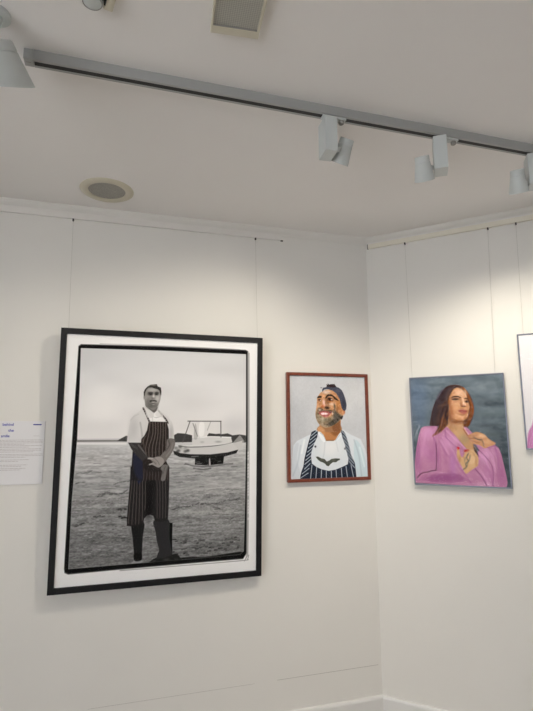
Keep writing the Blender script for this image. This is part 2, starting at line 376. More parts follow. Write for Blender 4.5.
ART_BIG = '''
["G",[226,226,226],[226,226,226],-17,1240.4,1]
["P",[60,60,60],[54.6,58.2,65.7,48.8,447.6,41.3,905,41.2,917.4,48.8,922.2,522.1,921.3,831.9,920.5,1098.4,899.5,1126.6,626.6,1127.1,291.1,1129.5,58.5,1132.9,42.9,1124.5,39.8,1106.4,42.1,794,46.4,514,52,249.9],2.5,1,0]
["P",[150,150,150],[907.9,52,925.3,56.7,929.4,522.1,929.9,832.3,927.1,1113.8,905,1141.9,915.3,1112.9,915.1,522],2.5,0.8,0]
["P",[22,22,23],[57,60.6,70.4,51.5,447.7,46.5,905,46.1,912.9,54.5,917.8,522,916.4,831.7,916.8,1098.2,899.4,1121.7,626.5,1123.3,290.9,1125.4,58.3,1128,44.9,1120.2,41.6,1106.6,44.3,794.1,49.1,514,53.4,249.9],2,1,0]
["L",[225,225,225],[922.3,584.7,921.8,592.5],1.5,0.9,0,4.5]
["L",[225,225,225],[922.4,600.4,921.9,608.2],1.5,0.9,0,4.5]
["L",[225,225,225],[922.5,616,922.1,623.7],1.5,0.9,0,4.5]
["L",[225,225,225],[922.8,647.1,922.4,654.8],1.5,0.9,0,4.5]
["L",[225,225,225],[923,662.6,922.5,670.4],1.5,0.9,0,4.5]
["L",[225,225,225],[923.1,678.1,922.6,685.9],1.5,0.9,0,4.5]
["L",[225,225,225],[923.3,693.6,922.8,701.3],1.5,0.9,0,4.5]
["L",[225,225,225],[923.4,709.1,922.9,716.8],1.5,0.9,0,4.5]
["L",[225,225,225],[923.7,739.9,923.2,747.6],1.5,0.9,0,4.5]
["L",[225,225,225],[923.8,755.4,923.3,763],1.5,0.9,0,4.5]
["L",[225,225,225],[924,770.7,923.5,778.4],1.5,0.9,0,4.5]
["L",[225,225,225],[924.1,786.1,923.6,793.7],1.5,0.9,0,4.5]
["L",[225,225,225],[924.2,801.4,923.8,809.1],1.5,0.9,0,4.5]
["L",[225,225,225],[924.5,832,924,839.7],1.5,0.9,0,4.5]
["L",[225,225,225],[924.7,847.3,924.2,854.9],1.5,0.9,0,4.5]
["L",[225,225,225],[924.8,862.6,924.3,870.2],1.5,0.9,0,4.5]
["L",[225,225,225],[924.9,877.8,924.5,885.4],1.5,0.9,0,4.5]
["L",[225,225,225],[925.1,893,924.6,900.6],1.5,0.9,0,4.5]
["L",[225,225,225],[925.3,923.4,924.9,930.9],1.5,0.9,0,4.5]
["L",[120,120,120],[291.3,1134.1,626.8,1134.8,899.6,1134,923.5,1128.4,930.2,1109.1],1.5,0.8,1,3.5]
["L",[130,130,130],[154.3,42.6,447.5,38.2,871.5,39.4],1.5,0.6,1,3]
["P",[200,200,201],[66.6,68.6,448.2,64.1,905.2,64.6,909.1,521.9,907.2,831.3,902.3,1087.2,883.3,1103.2,626.1,1106,290.2,1106.4,59.5,1108,59.8,794.8,69.8,514.2,69.4,249.5],2,1,0]
["M"]
["G",[196,197,199],[206,206,207],61,240.8,1]
["G",[206,206,207],[221,219,218],240.8,507.9,1]
["B",[226,224,222],[167,345.5],[110.3,80.2],0.5,0]
["B",[190,191,193],[119.8,115],[130.3,60.1],0.5,0]
["B",[184,185,188],[848.8,443.2],[70.2,60.1],0.4,0]
["N",5,200,60,[-31.2,32.7,987,522.7],1]
["P",[196,195,194],[-6.9,518.2,461.8,523.8,987,533.2,991.4,1237.9,24.9,1154],2.5,1,0]
["G",[200,200,200],[196,196,196],522.3,547,1]
["G",[196,196,196],[180,180,180],547,576.6,1]
["G",[180,180,180],[172,172,172],576.6,625.7,1]
["G",[172,172,172],[158,158,158],625.7,689.2,1]
["G",[158,158,158],[142,142,142],689.2,786.3,1]
["G",[142,142,142],[126,126,126],786.3,906.4,1]
["G",[126,126,126],[116,116,116],906.4,1025.2,1]
["G",[116,116,116],[108,108,108],1025.2,1152.2,1]
["B",[182,180,179],[109.9,619],[150.4,45.1],0.6,0]
["B",[176,175,174],[747,764.3],[175.4,35.1],0.55,0]
["B",[165,164,163],[697.4,881.7],[175.4,25.1],0.5,0]
["B",[150,150,150],[724.6,962],[175.4,45.1],0.5,0]
["B",[150,148,147],[186.1,800.2],[125.3,50.1],0.35,0]
["N",14,120,9,[-5.7,541.7,991.3,1213.1],2]
["N",15,34,6,[-3.6,583.9,991.3,1213.1],3]
["N",11,12,4,[-5.3,551.1,991.3,1213.1],4]
["N",15,7,4,[6.8,792.5,991.3,1213.1],5]
["L",[228,227,226],[-6.3,530,297,534.8],2.5,0.8,1,8]
["P",[120,119,118],[-7.1,514.4,174.1,515.2,258.4,515.9,281.6,504,300.4,496.8,330.1,524.4,174.5,523.8,-6.7,522.9],2,1,0]
["P",[62,61,61],[253.8,520.8,276.9,506.4,295.6,495.8,324.4,499.4,325.4,525.4],2,1,0]
["P",[66,65,65],[528.4,495,549.5,484.1,588.2,486.9,623,495.7,623.8,529.9,529.4,530.6],2,1,0]
["P",[60,59,59],[702,496.2,710.6,485,746.3,489.5,768.7,487.9,777.9,501,778.3,531.5,702.6,530.7],2,1,0]
["P",[64,63,63],[768.7,492.3,809.3,486.4,836.7,497.1,873.2,492.9,938.1,502.2,938.4,535,769.4,535.8],2,1,0]
["P",[205,204,203],[623.6,523.1,666.9,504.6,719.8,500.6,827.7,505.8,839.1,545.3,624.2,548.7],2,1,0]
["B",[150,150,150],[760.4,529.6],[16.9,5.1],0.8,0]
["B",[160,160,160],[676.2,530.5],[10.2,5.1],0.6,0]
["L",[235,235,235],[666.9,507.1,719.8,503.2,827.7,507.5],2,1,1,4.2]
["P",[215,214,213],[652.2,428.5,716.7,426.7,705.7,461.5,691.4,500.4,645,504.4,641.6,470],2.5,0.8,1]
["P",[150,149,148],[635,444.1,642.8,442.4,651.2,508.7,632.1,511.2],2,0.5,1]
["P",[236,235,234],[661,431.1,684.9,435.4,682.5,496,657.9,495.9],2.5,0.7,1]
["L",[80,80,80],[599.7,423.4,774,424],1.8,1,0,4.2]
["L",[75,75,75],[772.2,424,774.3,505.4],1.8,1,0,4.2]
["L",[85,85,85],[611,423.4,576.3,529.4],1.8,1,0,4.2]
["L",[120,120,120],[626.1,435.4,651,500.1],1.8,1,0,3.4]
["L",[130,130,130],[718.4,426.7,701.5,470.2],1.8,0.8,0,2.5]
["P",[198,197,196],[555.4,550.4,615.7,557.1,720.7,555.1,810.1,545,846.3,536.6,892,523.9,874.2,576.4,810.7,585.9,721.5,594.7,616.5,591.2,547.7,581.6],2,1,0]
["P",[40,40,40],[528.8,571.1,564.8,584.4,616.5,591.2,721.4,593.9,810.6,585,868.6,571.1,857.9,590.1,793,606.4,721.8,614.5,634.3,612.8,561,603.7,534.3,589.8],2,1,0]
["B",[120,120,120],[542.9,558.7],[9.3,7.6],0.8,0]
["B",[70,70,70],[556,571.6],[9.3,7.6],0.8,0]
["B",[180,180,180],[572.9,563.3],[9.3,7.6],0.8,0]
["B",[90,90,90],[564,553.1],[9.3,7.6],0.8,0]
["B",[80,80,80],[590.3,576.3],[9.3,7.6],0.8,0]
["B",[150,150,150],[589.9,559.3],[9.3,7.6],0.8,0]
["B",[60,60,60],[603.1,572.3],[9.3,7.6],0.8,0]
["B",[50,50,50],[547.7,579.9],[9.3,7.6],0.8,0]
["L",[60,60,60],[555.4,547.9,615.7,555.4,720.7,552.5,810,540.6,846.2,532.2],1.8,0.8,1,3.4]
["L",[225,225,225],[615.5,548.6,747.2,544.2,837.2,539.2],1.8,0.8,1,2.5]
["P",[190,189,188],[837.2,536.5,873.3,497.3,880.7,499.1,901.3,528.4,874.2,576.4],2.5,0.6,0]
["P",[30,30,30],[641.1,605.2,714.6,606.6,713.6,649.4,640.2,644.3],2,1,0]
["P",[30,30,30],[718.2,608.4,792.9,601.2,788.1,642.6,722.4,647.9],2,1,0]
["L",[200,200,200],[715.7,616.9,714.2,629.8],2,0.8,0,3.4]
["L",[92,92,92],[591.8,638.1,639.5,651,722.5,654.7,798,646.2,838.6,643.7],3,0.8,1,6.8]
["L",[70,70,70],[635.4,661.9,678.9,669,722.7,665],3,0.8,1,5.9]
["L",[90,90,90],[644.3,676.5,679.2,680.9],3,0.7,1,4.2]
["L",[225,225,225],[514.7,612.9,548.7,622,626,630.4],3,0.5,1,3.4]
["L",[55,55,55],[71.2,915.2,79.4,913.9],2,0.5348851961901518,0,4.7]
["L",[55,55,55],[78.7,918.3,86.2,917.2],2,0.7891905261707632,0,5.3]
["L",[55,55,55],[82.7,911.1,87.8,910.3],2,0.5164355518184444,0,5.3]
["L",[55,55,55],[87.8,916.1,93.7,914.9],2,0.6137532974872848,0,5]
["L",[55,55,55],[97.9,910.6,106.4,908.9],2,0.7881364707078844,0,3.9]
["L",[55,55,55],[102.2,912.6,106.9,911.7],2,0.6480890529334159,0,3.7]
["L",[55,55,55],[109.2,906.1,118.9,904.1],2,0.7894262708978697,0,5.6]
["L",[50,50,50],[158.9,878.1,167.2,877.8],2,0.5177686040864863,0,5.2]
["L",[50,50,50],[161.5,876.6,169.4,876.4],2,0.7174645263444102,0,3.8]
["L",[50,50,50],[171.4,879,177.2,878.9],2,0.7556657602957745,0,4.6]
["L",[50,50,50],[178.3,877.5,183.1,877.2],2,0.6375545575951167,0,3.6]
["L",[50,50,50],[185.3,874.1,191.9,873.8],2,0.776393925926459,0,4.2]
["L",[50,50,50],[190.3,879.3,198.9,878.8],2,0.5588485529820958,0,4.9]
["L",[50,50,50],[201.3,877.4,210.6,877],2,0.802389296324373,0,2.9]
["L",[80,80,80],[72.4,719.4,78.7,719.2],2,0.8663485232450454,0,3.9]
["L",[80,80,80],[76.5,717.3,86.7,717.1],2,0.7160858563607533,0,4.2]
["L",[80,80,80],[83.4,715,87.1,714.9],2,0.5975083806816108,0,4]
["L",[80,80,80],[90.6,713.5,94.6,713.4],2,0.49657140631085656,0,2.6]
["L",[80,80,80],[97.5,714.7,108.1,714.4],2,0.5507614811327088,0,2.6]
["L",[80,80,80],[104.3,713.7,114.6,713.5],2,0.6523622440915403,0,3.2]
["L",[88,88,88],[174.2,783.3,180.2,781.9],2,0.855979556206509,0,6.1]
["L",[88,88,88],[180.4,775.4,186.7,773.8],2,0.530595843644838,0,7.8]
["L",[88,88,88],[190.3,782.6,196.9,781],2,0.7063589564804139,0,7.6]
["L",[88,88,88],[196.6,773.2,207.9,770.5],2,0.7662658505294702,0,7.2]
["L",[88,88,88],[200.4,775.5,206.1,774.1],2,0.6330467761960307,0,6.7]
["L",[88,88,88],[208.1,766.8,219.2,764.1],2,0.6687940290356753,0,5.3]
["L",[88,88,88],[218.2,769.6,228.3,767.2],2,0.45628695312602785,0,6.8]
["L",[88,88,88],[222.9,768.3,230.1,769.2],2,0.5325336781990222,0,6.7]
["L",[88,88,88],[230.6,775.8,240,777],2,0.7229382139994784,0,8.2]
["L",[88,88,88],[235.8,771,241.9,771.7],2,0.8555549573225789,0,6.3]
["L",[88,88,88],[244.4,772.9,253.6,774],2,0.5003145898793226,0,7.3]
["L",[88,88,88],[253.1,773.5,261,774.5],2,0.7028576712128038,0,7.9]
["L",[88,88,88],[259,775.7,264.1,776.4],2,0.7178260684054949,0,6.1]
["L",[88,88,88],[269.2,779.7,273.8,780.2],2,0.7713999415268207,0,4.3]
["L",[88,88,88],[274.4,772.8,285.9,774.2],2,0.6514638947770626,0,5.4]
["L",[88,88,88],[282.2,774.6,287.4,772.8],2,0.553043305170307,0,8]
["L",[88,88,88],[286,774.9,296.8,771.1],2,0.4582497681278405,0,7.4]
["L",[88,88,88],[294.2,768.2,299.5,766.3],2,0.7275882795749082,0,5.7]
["L",[88,88,88],[301.3,763.6,307.3,761.5],2,0.8299316014423437,0,4.9]
["L",[88,88,88],[308.2,758.9,313.9,756.9],2,0.6631699536619164,0,4.6]
["L",[60,60,60],[264.1,847.1,270.5,845.8],2,0.4839745017225558,0,6.5]
["L",[60,60,60],[273.6,848.9,284,846.8],2,0.7734724863031146,0,9.6]
["L",[60,60,60],[275.8,847.4,281.6,846.2],2,0.4880331976236364,0,7.4]
["L",[60,60,60],[284.9,852.4,289,851.5],2,0.7109650838550405,0,7]
["L",[60,60,60],[292.5,844.9,303.3,844.5],2,0.605813854030885,0,6.1]
["L",[60,60,60],[300.9,849.8,306.7,849.6],2,0.8685885843548466,0,6.4]
["L",[60,60,60],[305,848.6,309.2,848.5],2,0.6853726026599198,0,9.5]
["L",[60,60,60],[311.9,838,322.9,837.5],2,0.534210762026864,0,5.4]
["L",[45,45,45],[278.1,882.8,286.6,882.4],2,0.7938798676930929,0,8.5]
["L",[45,45,45],[288.9,890.7,294.8,890.4],2,0.7973014775223988,0,5.8]
["L",[45,45,45],[292.9,888.2,303.7,887.7],2,0.7937817026543221,0,8.9]
["L",[45,45,45],[305,886.6,315,890.8],2,0.8383013043507859,0,7.8]
["L",[45,45,45],[317.4,894.3,322.2,896.4],2,0.6195167714643504,0,5.4]
["L",[85,85,85],[246.9,729.5,255.6,727.8],2,0.8057617460284431,0,3.1]
["L",[85,85,85],[254.1,726,262.3,724.4],2,0.5986759772091506,0,2.6]
["L",[85,85,85],[262.3,723.7,266.1,722.9],2,0.4838219531665153,0,3.1]
["L",[85,85,85],[264.2,721.4,275.5,719.2],2,0.5903487482438429,0,3]
["L",[85,85,85],[275.1,719.4,279.2,718.6],2,0.8266323259779376,0,3.3]
["L",[85,85,85],[280.9,719.5,286,718.5],2,0.7104323943744054,0,4.5]
["L",[85,85,85],[290.6,718.8,295.4,718.4],2,0.7128209239753683,0,4.2]
["L",[85,85,85],[292.9,717.7,301.8,716.8],2,0.6556208110569852,0,4.1]
["L",[85,85,85],[301.4,716.2,310.7,715.3],2,0.48585582301058655,0,2.7]
["L",[85,85,85],[311.6,718.3,317.3,717.8],2,0.7086962416338267,0,4.8]
["L",[85,85,85],[318.7,713.9,329.8,712.8],2,0.8667396084701001,0,3.4]
["L",[70,70,70],[513.6,855,520.2,853.4],2,0.7070196497258889,0,3.5]
["L",[70,70,70],[521.8,855.1,530.3,853.2],2,0.45111377239649575,0,3.8]
["L",[70,70,70],[528.2,847.8,532.2,846.9],2,0.49122428519434513,0,3.3]
["L",[70,70,70],[536.5,847.6,542,846.3],2,0.6928294834482491,0,4.6]
["L",[70,70,70],[542.1,847.7,551.4,845.6],2,0.4766259587047727,0,4.3]
["L",[70,70,70],[548.9,846.6,559.7,844.1],2,0.4550930665421109,0,4.1]
["L",[70,70,70],[556.9,847,564.5,848.1],2,0.5852068258570887,0,3.4]
["L",[70,70,70],[563.5,849.1,571.1,850.3],2,0.5905520415954671,0,4.2]
["L",[70,70,70],[574.4,850.5,587.2,852.5],2,0.49020624578032024,0,3.6]
["L",[70,70,70],[580.4,847.3,592.5,849.2],2,0.48257060241563976,0,4.2]
["L",[70,70,70],[589.4,850.1,596.6,851.2],2,0.8593465561924152,0,4.3]
["L",[70,70,70],[597.2,850.8,610.1,852.8],2,0.7424385926032481,0,4.5]
["L",[70,70,70],[601.1,848.6,608.5,846.9],2,0.4694838260059153,0,3.6]
["L",[70,70,70],[612.3,851.7,621.3,849.5],2,0.7422954566872154,0,4.7]
["L",[70,70,70],[618.3,849.9,623.3,848.7],2,0.6729930329163072,0,3.4]
["L",[70,70,70],[628.5,842.7,633.7,841.5],2,0.5178627505808049,0,3.1]
["L",[70,70,70],[632.2,845.7,636.3,844.7],2,0.8453190834025162,0,4.4]
["L",[70,70,70],[643.1,845.5,651.8,843.5],2,0.4516686298757255,0,4.3]
["L",[70,70,70],[650.5,841.2,656.7,839.7],2,0.6722284078500143,0,4]
["L",[70,70,70],[657.2,838.6,663.7,837.1],2,0.777631011577278,0,2.6]
["L",[70,70,70],[661.4,834.5,667.5,835],2,0.5720040392797863,0,3.5]
["L",[70,70,70],[673.1,842.3,684.9,843.3],2,0.7114367835087613,0,3.1]
["L",[70,70,70],[676,838.7,685.3,839.4],2,0.8656492688722597,0,4.2]
["L",[70,70,70],[682.4,841,689.3,841.6],2,0.816446197886413,0,4.3]
["L",[70,70,70],[690,838.5,702.7,839.5],2,0.5124550532935108,0,4.9]
["L",[70,70,70],[696.8,840.1,701,840.4],2,0.8452986168667224,0,2.6]
["L",[70,70,70],[705,842.9,714,843.7],2,0.7804929201266266,0,3]
["L",[70,70,70],[714.6,843.3,719.3,843.7],2,0.7481424179139271,0,4.3]
["L",[70,70,70],[721.9,846.2,728.4,846.7],2,0.46207396220650654,0,2.8]
["L",[70,70,70],[728,840.4,739.8,841.3],2,0.5303161202942711,0,3.7]
["L",[70,70,70],[734.9,840.6,746.7,838.6],2,0.5120837476627229,0,3.6]
["L",[70,70,70],[744.6,844.5,757.2,842.4],2,0.5714268035478047,0,3.9]
["L",[70,70,70],[751.7,842.2,762.5,840.4],2,0.4885189972907596,0,4.5]
["L",[70,70,70],[758,842.3,764.9,841.1],2,0.6196869115839266,0,4.3]
["L",[70,70,70],[769.1,839.8,773.5,839],2,0.6059859626239096,0,4.4]
["L",[70,70,70],[771.7,836.2,782.6,834.4],2,0.576994666638745,0,4.3]
["L",[70,70,70],[783,838.2,790.6,837],2,0.5014780234296633,0,4.6]
["L",[70,70,70],[791.9,835,799,833.8],2,0.5657052155463342,0,4.1]
["L",[70,70,70],[795.1,829.7,800.1,828.9],2,0.8314734134496065,0,2.9]
["L",[70,70,70],[801.2,830.7,806.2,829.8],2,0.5283918431662455,0,3.5]
["L",[70,70,70],[813.8,827.4,825.5,825.5],2,0.49452779582581136,0,4.6]
["L",[70,70,70],[820.1,831.9,824.9,831.1],2,0.7519251500282462,0,2.4]
["L",[70,70,70],[827,830.7,833.6,829.7],2,0.6451378584205407,0,3.7]
["L",[70,70,70],[834.3,828.4,847.4,826.3],2,0.46201597299174146,0,3.7]
["L",[70,70,70],[841.6,829,853.9,827.1],2,0.47555527933622643,0,3]
["L",[70,70,70],[854.2,827.6,865.2,825.9],2,0.878996906006078,0,4.8]
["L",[70,70,70],[859.6,823.4,868.5,822],2,0.6120959635683794,0,4.1]
["L",[70,70,70],[870.2,823.5,878.6,822.2],2,0.6431772329431709,0,3.1]
["L",[70,70,70],[872.8,818.3,880.8,817.1],2,0.6082266604869344,0,3.4]
["L",[60,60,60],[523.2,862.6,533,861.1],2,0.6309801472970515,0,3.1]
["L",[60,60,60],[532.7,860.6,542.8,859.1],2,0.6002771006210434,0,5.6]
["L",[60,60,60],[537.4,861.6,547.9,860],2,0.4946304565929619,0,5.9]
["L",[60,60,60],[545.3,856.4,554.4,855],2,0.8111254757778656,0,3.8]
["L",[60,60,60],[549.9,856.9,562.6,855],2,0.5055757618771304,0,3.5]
["L",[60,60,60],[556.1,854.6,566.4,853.1],2,0.7810205880184201,0,3.2]
["L",[60,60,60],[568.1,855.3,580.7,853.4],2,0.48794422263231824,0,3.8]
["L",[75,75,75],[739,861.4,748.5,862.9],2,0.7302481800666569,0,4.3]
["L",[75,75,75],[752.2,863.7,763.8,865.4],2,0.7406672386926996,0,4.1]
["L",[75,75,75],[754.3,865.6,764.3,867.1],2,0.5763493785831293,0,2.6]
["L",[75,75,75],[766.2,867.2,775.3,868.6],2,0.8392318492166497,0,4.2]
["L",[75,75,75],[770.1,868.9,774.8,869.7],2,0.5708664604379947,0,3.6]
["L",[75,75,75],[780.8,869,793,870.9],2,0.47295843553374933,0,2.6]
["L",[80,80,80],[790.5,923.6,802.1,922.2],2,0.7566887362861281,0,2.8]
["L",[80,80,80],[798.3,923.4,802.7,922.9],2,0.7252171386745521,0,2.5]
["L",[80,80,80],[805.6,920.7,814.9,919.6],2,0.7311378653608612,0,2.9]
["L",[80,80,80],[812.3,920.4,819.8,919.5],2,0.6383289795813192,0,4.3]
["L",[80,80,80],[821.2,924.9,832.8,923.5],2,0.6701942511945539,0,3.4]
["L",[80,80,80],[832.8,922.9,838.9,922.2],2,0.8665481002656461,0,2.8]
["L",[80,80,80],[837.5,920,844.4,919.1],2,0.8692113507397954,0,4.2]
["L",[105,105,105],[73.6,672.4,77.3,672],2,0.5951315592729106,0,4.4]
["L",[105,105,105],[78.1,671.8,85.8,670.8],2,0.589037305381975,0,4]
["L",[105,105,105],[85.1,670,95.7,668.7],2,0.5727868919988921,0,2.9]
["L",[105,105,105],[95.7,673.2,105.5,672],2,0.46804951405366063,0,3.9]
["L",[105,105,105],[101,674.3,112.6,672.9],2,0.7276410689472667,0,2.5]
["L",[105,105,105],[107.9,672.1,114.5,671.3],2,0.6315529215925353,0,3.1]
["L",[105,105,105],[112.1,669,120.9,667.9],2,0.7734170035378783,0,3.7]
["L",[105,105,105],[118.3,671.9,126.3,670.9],2,0.8988646849556542,0,3.4]
["L",[105,105,105],[126.4,668.5,134.3,667.5],2,0.6213290318199678,0,4.5]
["L",[105,105,105],[129.3,666.6,133.5,666],2,0.882633145922551,0,4.1]
["L",[105,105,105],[135.1,663.9,142.8,664.9],2,0.7043973070775578,0,4]
["L",[105,105,105],[142.2,670.5,149.1,671.4],2,0.6558898136232738,0,2.4]
["L",[105,105,105],[150.1,666,156.9,666.9],2,0.5913650448888301,0,2.8]
["L",[105,105,105],[156.5,667.5,163.4,668.4],2,0.5500472174093152,0,4]
["L",[105,105,105],[163.8,667.7,171.6,668.7],2,0.6116564438333689,0,3.7]
["L",[105,105,105],[167.6,669.6,175.7,670.6],2,0.5085958878433926,0,3.7]
["L",[105,105,105],[175.4,669.3,185.3,670.6],2,0.8770339231473216,0,2.7]
["L",[115,115,115],[592.6,702,599.5,701.7],2,0.805326343334888,0,2.5]
["L",[115,115,115],[601,696,611.2,695.6],2,0.6454368535478712,0,2.8]
["L",[115,115,115],[608.1,698.8,619,698.4],2,0.581887401786269,0,3.7]
["L",[115,115,115],[618,699.7,625.9,699.4],2,0.4830260229645641,0,2.1]
["L",[115,115,115],[624.6,696.7,636,696.3],2,0.5490246783291581,0,3.3]
["L",[115,115,115],[632.3,697.9,644.3,697.5],2,0.45690949775821654,0,2]
["L",[115,115,115],[639.2,698.7,651.7,698.2],2,0.859936471419394,0,3.7]
["L",[115,115,115],[648.6,696.1,658.2,695.8],2,0.6553945237917733,0,3.8]
["L",[115,115,115],[658.2,696,668.2,695.6],2,0.594004016734216,0,3.7]
["L",[115,115,115],[662.8,694.3,670.3,694.1],2,0.6929263210333068,0,3.4]
["L",[115,115,115],[673,698,679.9,699.1],2,0.8802734111483486,0,2.5]
["L",[115,115,115],[680,701.1,691.9,703],2,0.7620315524575838,0,2.4]
["L",[115,115,115],[689.6,698,696.6,699.1],2,0.5518834542363482,0,2.6]
["L",[115,115,115],[693.8,702.9,700.5,704],2,0.7627167568759108,0,2]
["L",[115,115,115],[700.3,704.1,705.7,704.9],2,0.8530255966044596,0,2.3]
["L",[115,115,115],[710.9,704.7,718.2,705.9],2,0.630807332465424,0,3.5]
["L",[115,115,115],[718.8,702.7,731.2,704.6],2,0.6641884858682482,0,3.4]
["L",[115,115,115],[726.6,706.4,740.1,708.5],2,0.5894321239177466,0,2.1]
["L",[115,115,115],[732.7,705,742.5,706.5],2,0.6696017492252939,0,2.8]
["L",[115,115,115],[740.9,706.7,745.3,707.4],2,0.5763160185475142,0,2.7]
["L",[118,118,118],[623.2,778.3,629.5,778],2,0.5412418705727569,0,2]
["L",[118,118,118],[628,777.9,632.1,777.7],2,0.7680416368085814,0,2.2]
["L",[118,118,118],[633.6,775.8,641.8,775.3],2,0.6835093181412166,0,2.8]
["L",[118,118,118],[641,775.4,649.4,774.9],2,0.517230985860716,0,3.7]
["L",[118,118,118],[651,776.4,656.2,776.1],2,0.5084835944327065,0,3.4]
["L",[118,118,118],[660.5,778.1,667.6,777.7],2,0.7345097344519169,0,3.3]
["L",[118,118,118],[662.5,779.8,668.9,779.4],2,0.6056825814400439,0,2.3]
["L",[118,118,118],[671.1,777.1,676.6,776.8],2,0.6140436208066253,0,2]
["L",[118,118,118],[680.3,778.7,693,778],2,0.6579481128423706,0,2]
["L",[118,118,118],[685.4,772.7,690.6,772.4],2,0.6373797579686422,0,3.6]
["L",[118,118,118],[692.4,773.1,702.8,772.5],2,0.626967364091232,0,2]
["L",[118,118,118],[703.8,777.2,716.4,776.5],2,0.5842487687288114,0,2.6]
["L",[118,118,118],[707.1,772.2,711.5,771.9],2,0.4792253904343531,0,3]
["L",[118,118,118],[715.2,772.7,723.7,772.2],2,0.6421556297496087,0,3.1]
["L",[118,118,118],[723.6,771.9,729.1,771.6],2,0.7402186942501828,0,2.9]
["L",[118,118,118],[729.6,771,738.6,770.5],2,0.5855692946223396,0,3.2]
["L",[118,118,118],[737.5,772.3,746.5,771.8],2,0.5787251904228965,0,3.4]
["L",[118,118,118],[744,772.9,757.1,772.2],2,0.4647738359277666,0,1.9]
["L",[118,118,118],[753.5,769.5,765.3,768.8],2,0.7595578597157763,0,3.4]
["L",[118,118,118],[761,773.7,767.2,773.4],2,0.6200102551050723,0,2.6]
["L",[118,118,118],[771.1,770.2,777.5,769.9],2,0.8767734828639189,0,2.4]
["L",[118,118,118],[773.8,769.5,782.4,770.2],2,0.8489255175062074,0,3.5]
["L",[118,118,118],[784.7,770.6,790.2,771],2,0.7250922488256122,0,2.6]
["L",[118,118,118],[793,772.5,799.3,773],2,0.647204723355555,0,3.1]
["L",[118,118,118],[799.8,769.8,804.1,770.2],2,0.5577564615434195,0,2.7]
["L",[118,118,118],[808.4,775.4,814.3,775.9],2,0.8828391875050746,0,2.9]
["L",[118,118,118],[814.3,771.6,822.1,772.2],2,0.4693059412275442,0,2.9]
["L",[118,118,118],[820,775.1,831.3,776.1],2,0.7051603830051578,0,2.5]
["L",[118,118,118],[829.6,775.7,842.9,776.8],2,0.68259506436656,0,2.4]
["L",[118,118,118],[835,777.2,843.4,778],2,0.6838807636635879,0,3.6]
["L",[118,118,118],[843.9,774.2,849,774.6],2,0.5933017989656105,0,3.7]
["L",[118,118,118],[851.7,776.8,862,777.7],2,0.896850813788876,0,2.8]
["L",[118,118,118],[858.1,776,871.1,777.1],2,0.7669307975554713,0,3.1]
["L",[118,118,118],[866.3,776,874.2,776.6],2,0.6945055109392635,0,2.8]
["L",[118,118,118],[877.5,780.5,890.1,781.6],2,0.5551287810126829,0,2.6]
["L",[80,80,80],[674.9,993.3,679.2,992.9],2,0.7198201812704403,0,2.6]
["L",[80,80,80],[685.6,990.7,695.7,990],2,0.8938680850415839,0,2.2]
["L",[80,80,80],[688.5,990.3,698.7,989.5],2,0.5526792178331238,0,2.9]
["L",[80,80,80],[696.6,994.3,704.7,993.7],2,0.6446002651570863,0,2.1]
["L",[80,80,80],[707.4,988.4,714.5,987.8],2,0.6602790554881042,0,3.3]
["L",[80,80,80],[711.9,988.2,722.8,987.4],2,0.7708663445955657,0,2.2]
["L",[80,80,80],[717.3,989.3,725.9,988.6],2,0.6770651069425726,0,3.5]
["L",[80,80,80],[726.6,989.5,735.6,988.8],2,0.5879728921953038,0,3.3]
["L",[80,80,80],[735.3,987.6,739.6,987.3],2,0.47290636344266324,0,3.1]
["L",[80,80,80],[741.5,989.2,751.1,988.5],2,0.4746964387851053,0,2.8]
["L",[70,70,70],[749,1073.1,763.7,1072.6],1.5,0.8,0,7.3]
["L",[55,55,55],[854.4,1017.5,862.9,1016.5],1.5,0.8,0,6.6]
["L",[55,55,55],[552.1,1017.2,560.1,1016.2],1.5,0.8,0,5.4]
["L",[45,45,45],[721.1,1058,731.4,1057.2],1.5,0.8,0,6.4]
["L",[55,55,55],[597.5,1076.9,612.4,1076.5],1.5,0.8,0,4.1]
["L",[45,45,45],[582.3,1055.9,599.4,1055.6],1.5,0.8,0,4]
["L",[45,45,45],[537.9,1066.7,546.3,1065.9],1.5,0.8,0,7]
["L",[70,70,70],[869,1061.1,876.7,1060.1],1.5,0.8,0,6]
["L",[55,55,55],[871.2,1032.3,881.3,1031.5],1.5,0.8,0,4.7]
["L",[45,45,45],[590.6,1017.7,605.8,1017.2],1.5,0.8,0,4.8]
["L",[70,70,70],[735.9,1060.4,745,1059.6],1.5,0.8,0,4.9]
["L",[55,55,55],[817.7,1054.1,829.1,1053.4],1.5,0.8,0,4.2]
["L",[45,45,45],[594.3,1026.8,603.7,1026],1.5,0.8,0,7.3]
["L",[55,55,55],[672.7,1054,685.1,1053.4],1.5,0.8,0,5]
["L",[45,45,45],[537.6,1007.6,554.2,1007.3],1.5,0.8,0,6]
["L",[55,55,55],[574.9,1025.3,584.3,1024.5],1.5,0.8,0,4.9]
["L",[45,45,45],[714.8,1074.4,729.9,1074],1.5,0.8,0,5.9]
["L",[55,55,55],[659.6,1032.6,665.8,1031.5],1.5,0.8,0,7.3]
["L",[45,45,45],[651,1058.2,667.7,1057.9],1.5,0.8,0,4.9]
["L",[55,55,55],[721.2,1036.3,736.5,1035.9],1.5,0.8,0,4.7]
["L",[55,55,55],[750.3,1071.4,757.5,1070.5],1.5,0.8,0,7.5]
["L",[70,70,70],[552.8,1084.6,558.1,1083.6],1.5,0.8,0,7.2]
["L",[55,55,55],[789.9,1041.6,800.6,1040.8],1.5,0.8,0,5.3]
["L",[45,45,45],[555,1079,564.1,1078.2],1.5,0.8,0,6.7]
["L",[70,70,70],[606.2,1086.6,619,1086.1],1.5,0.8,0,7.3]
["L",[55,55,55],[806.4,1022.3,812.4,1021.2],1.5,0.8,0,5]
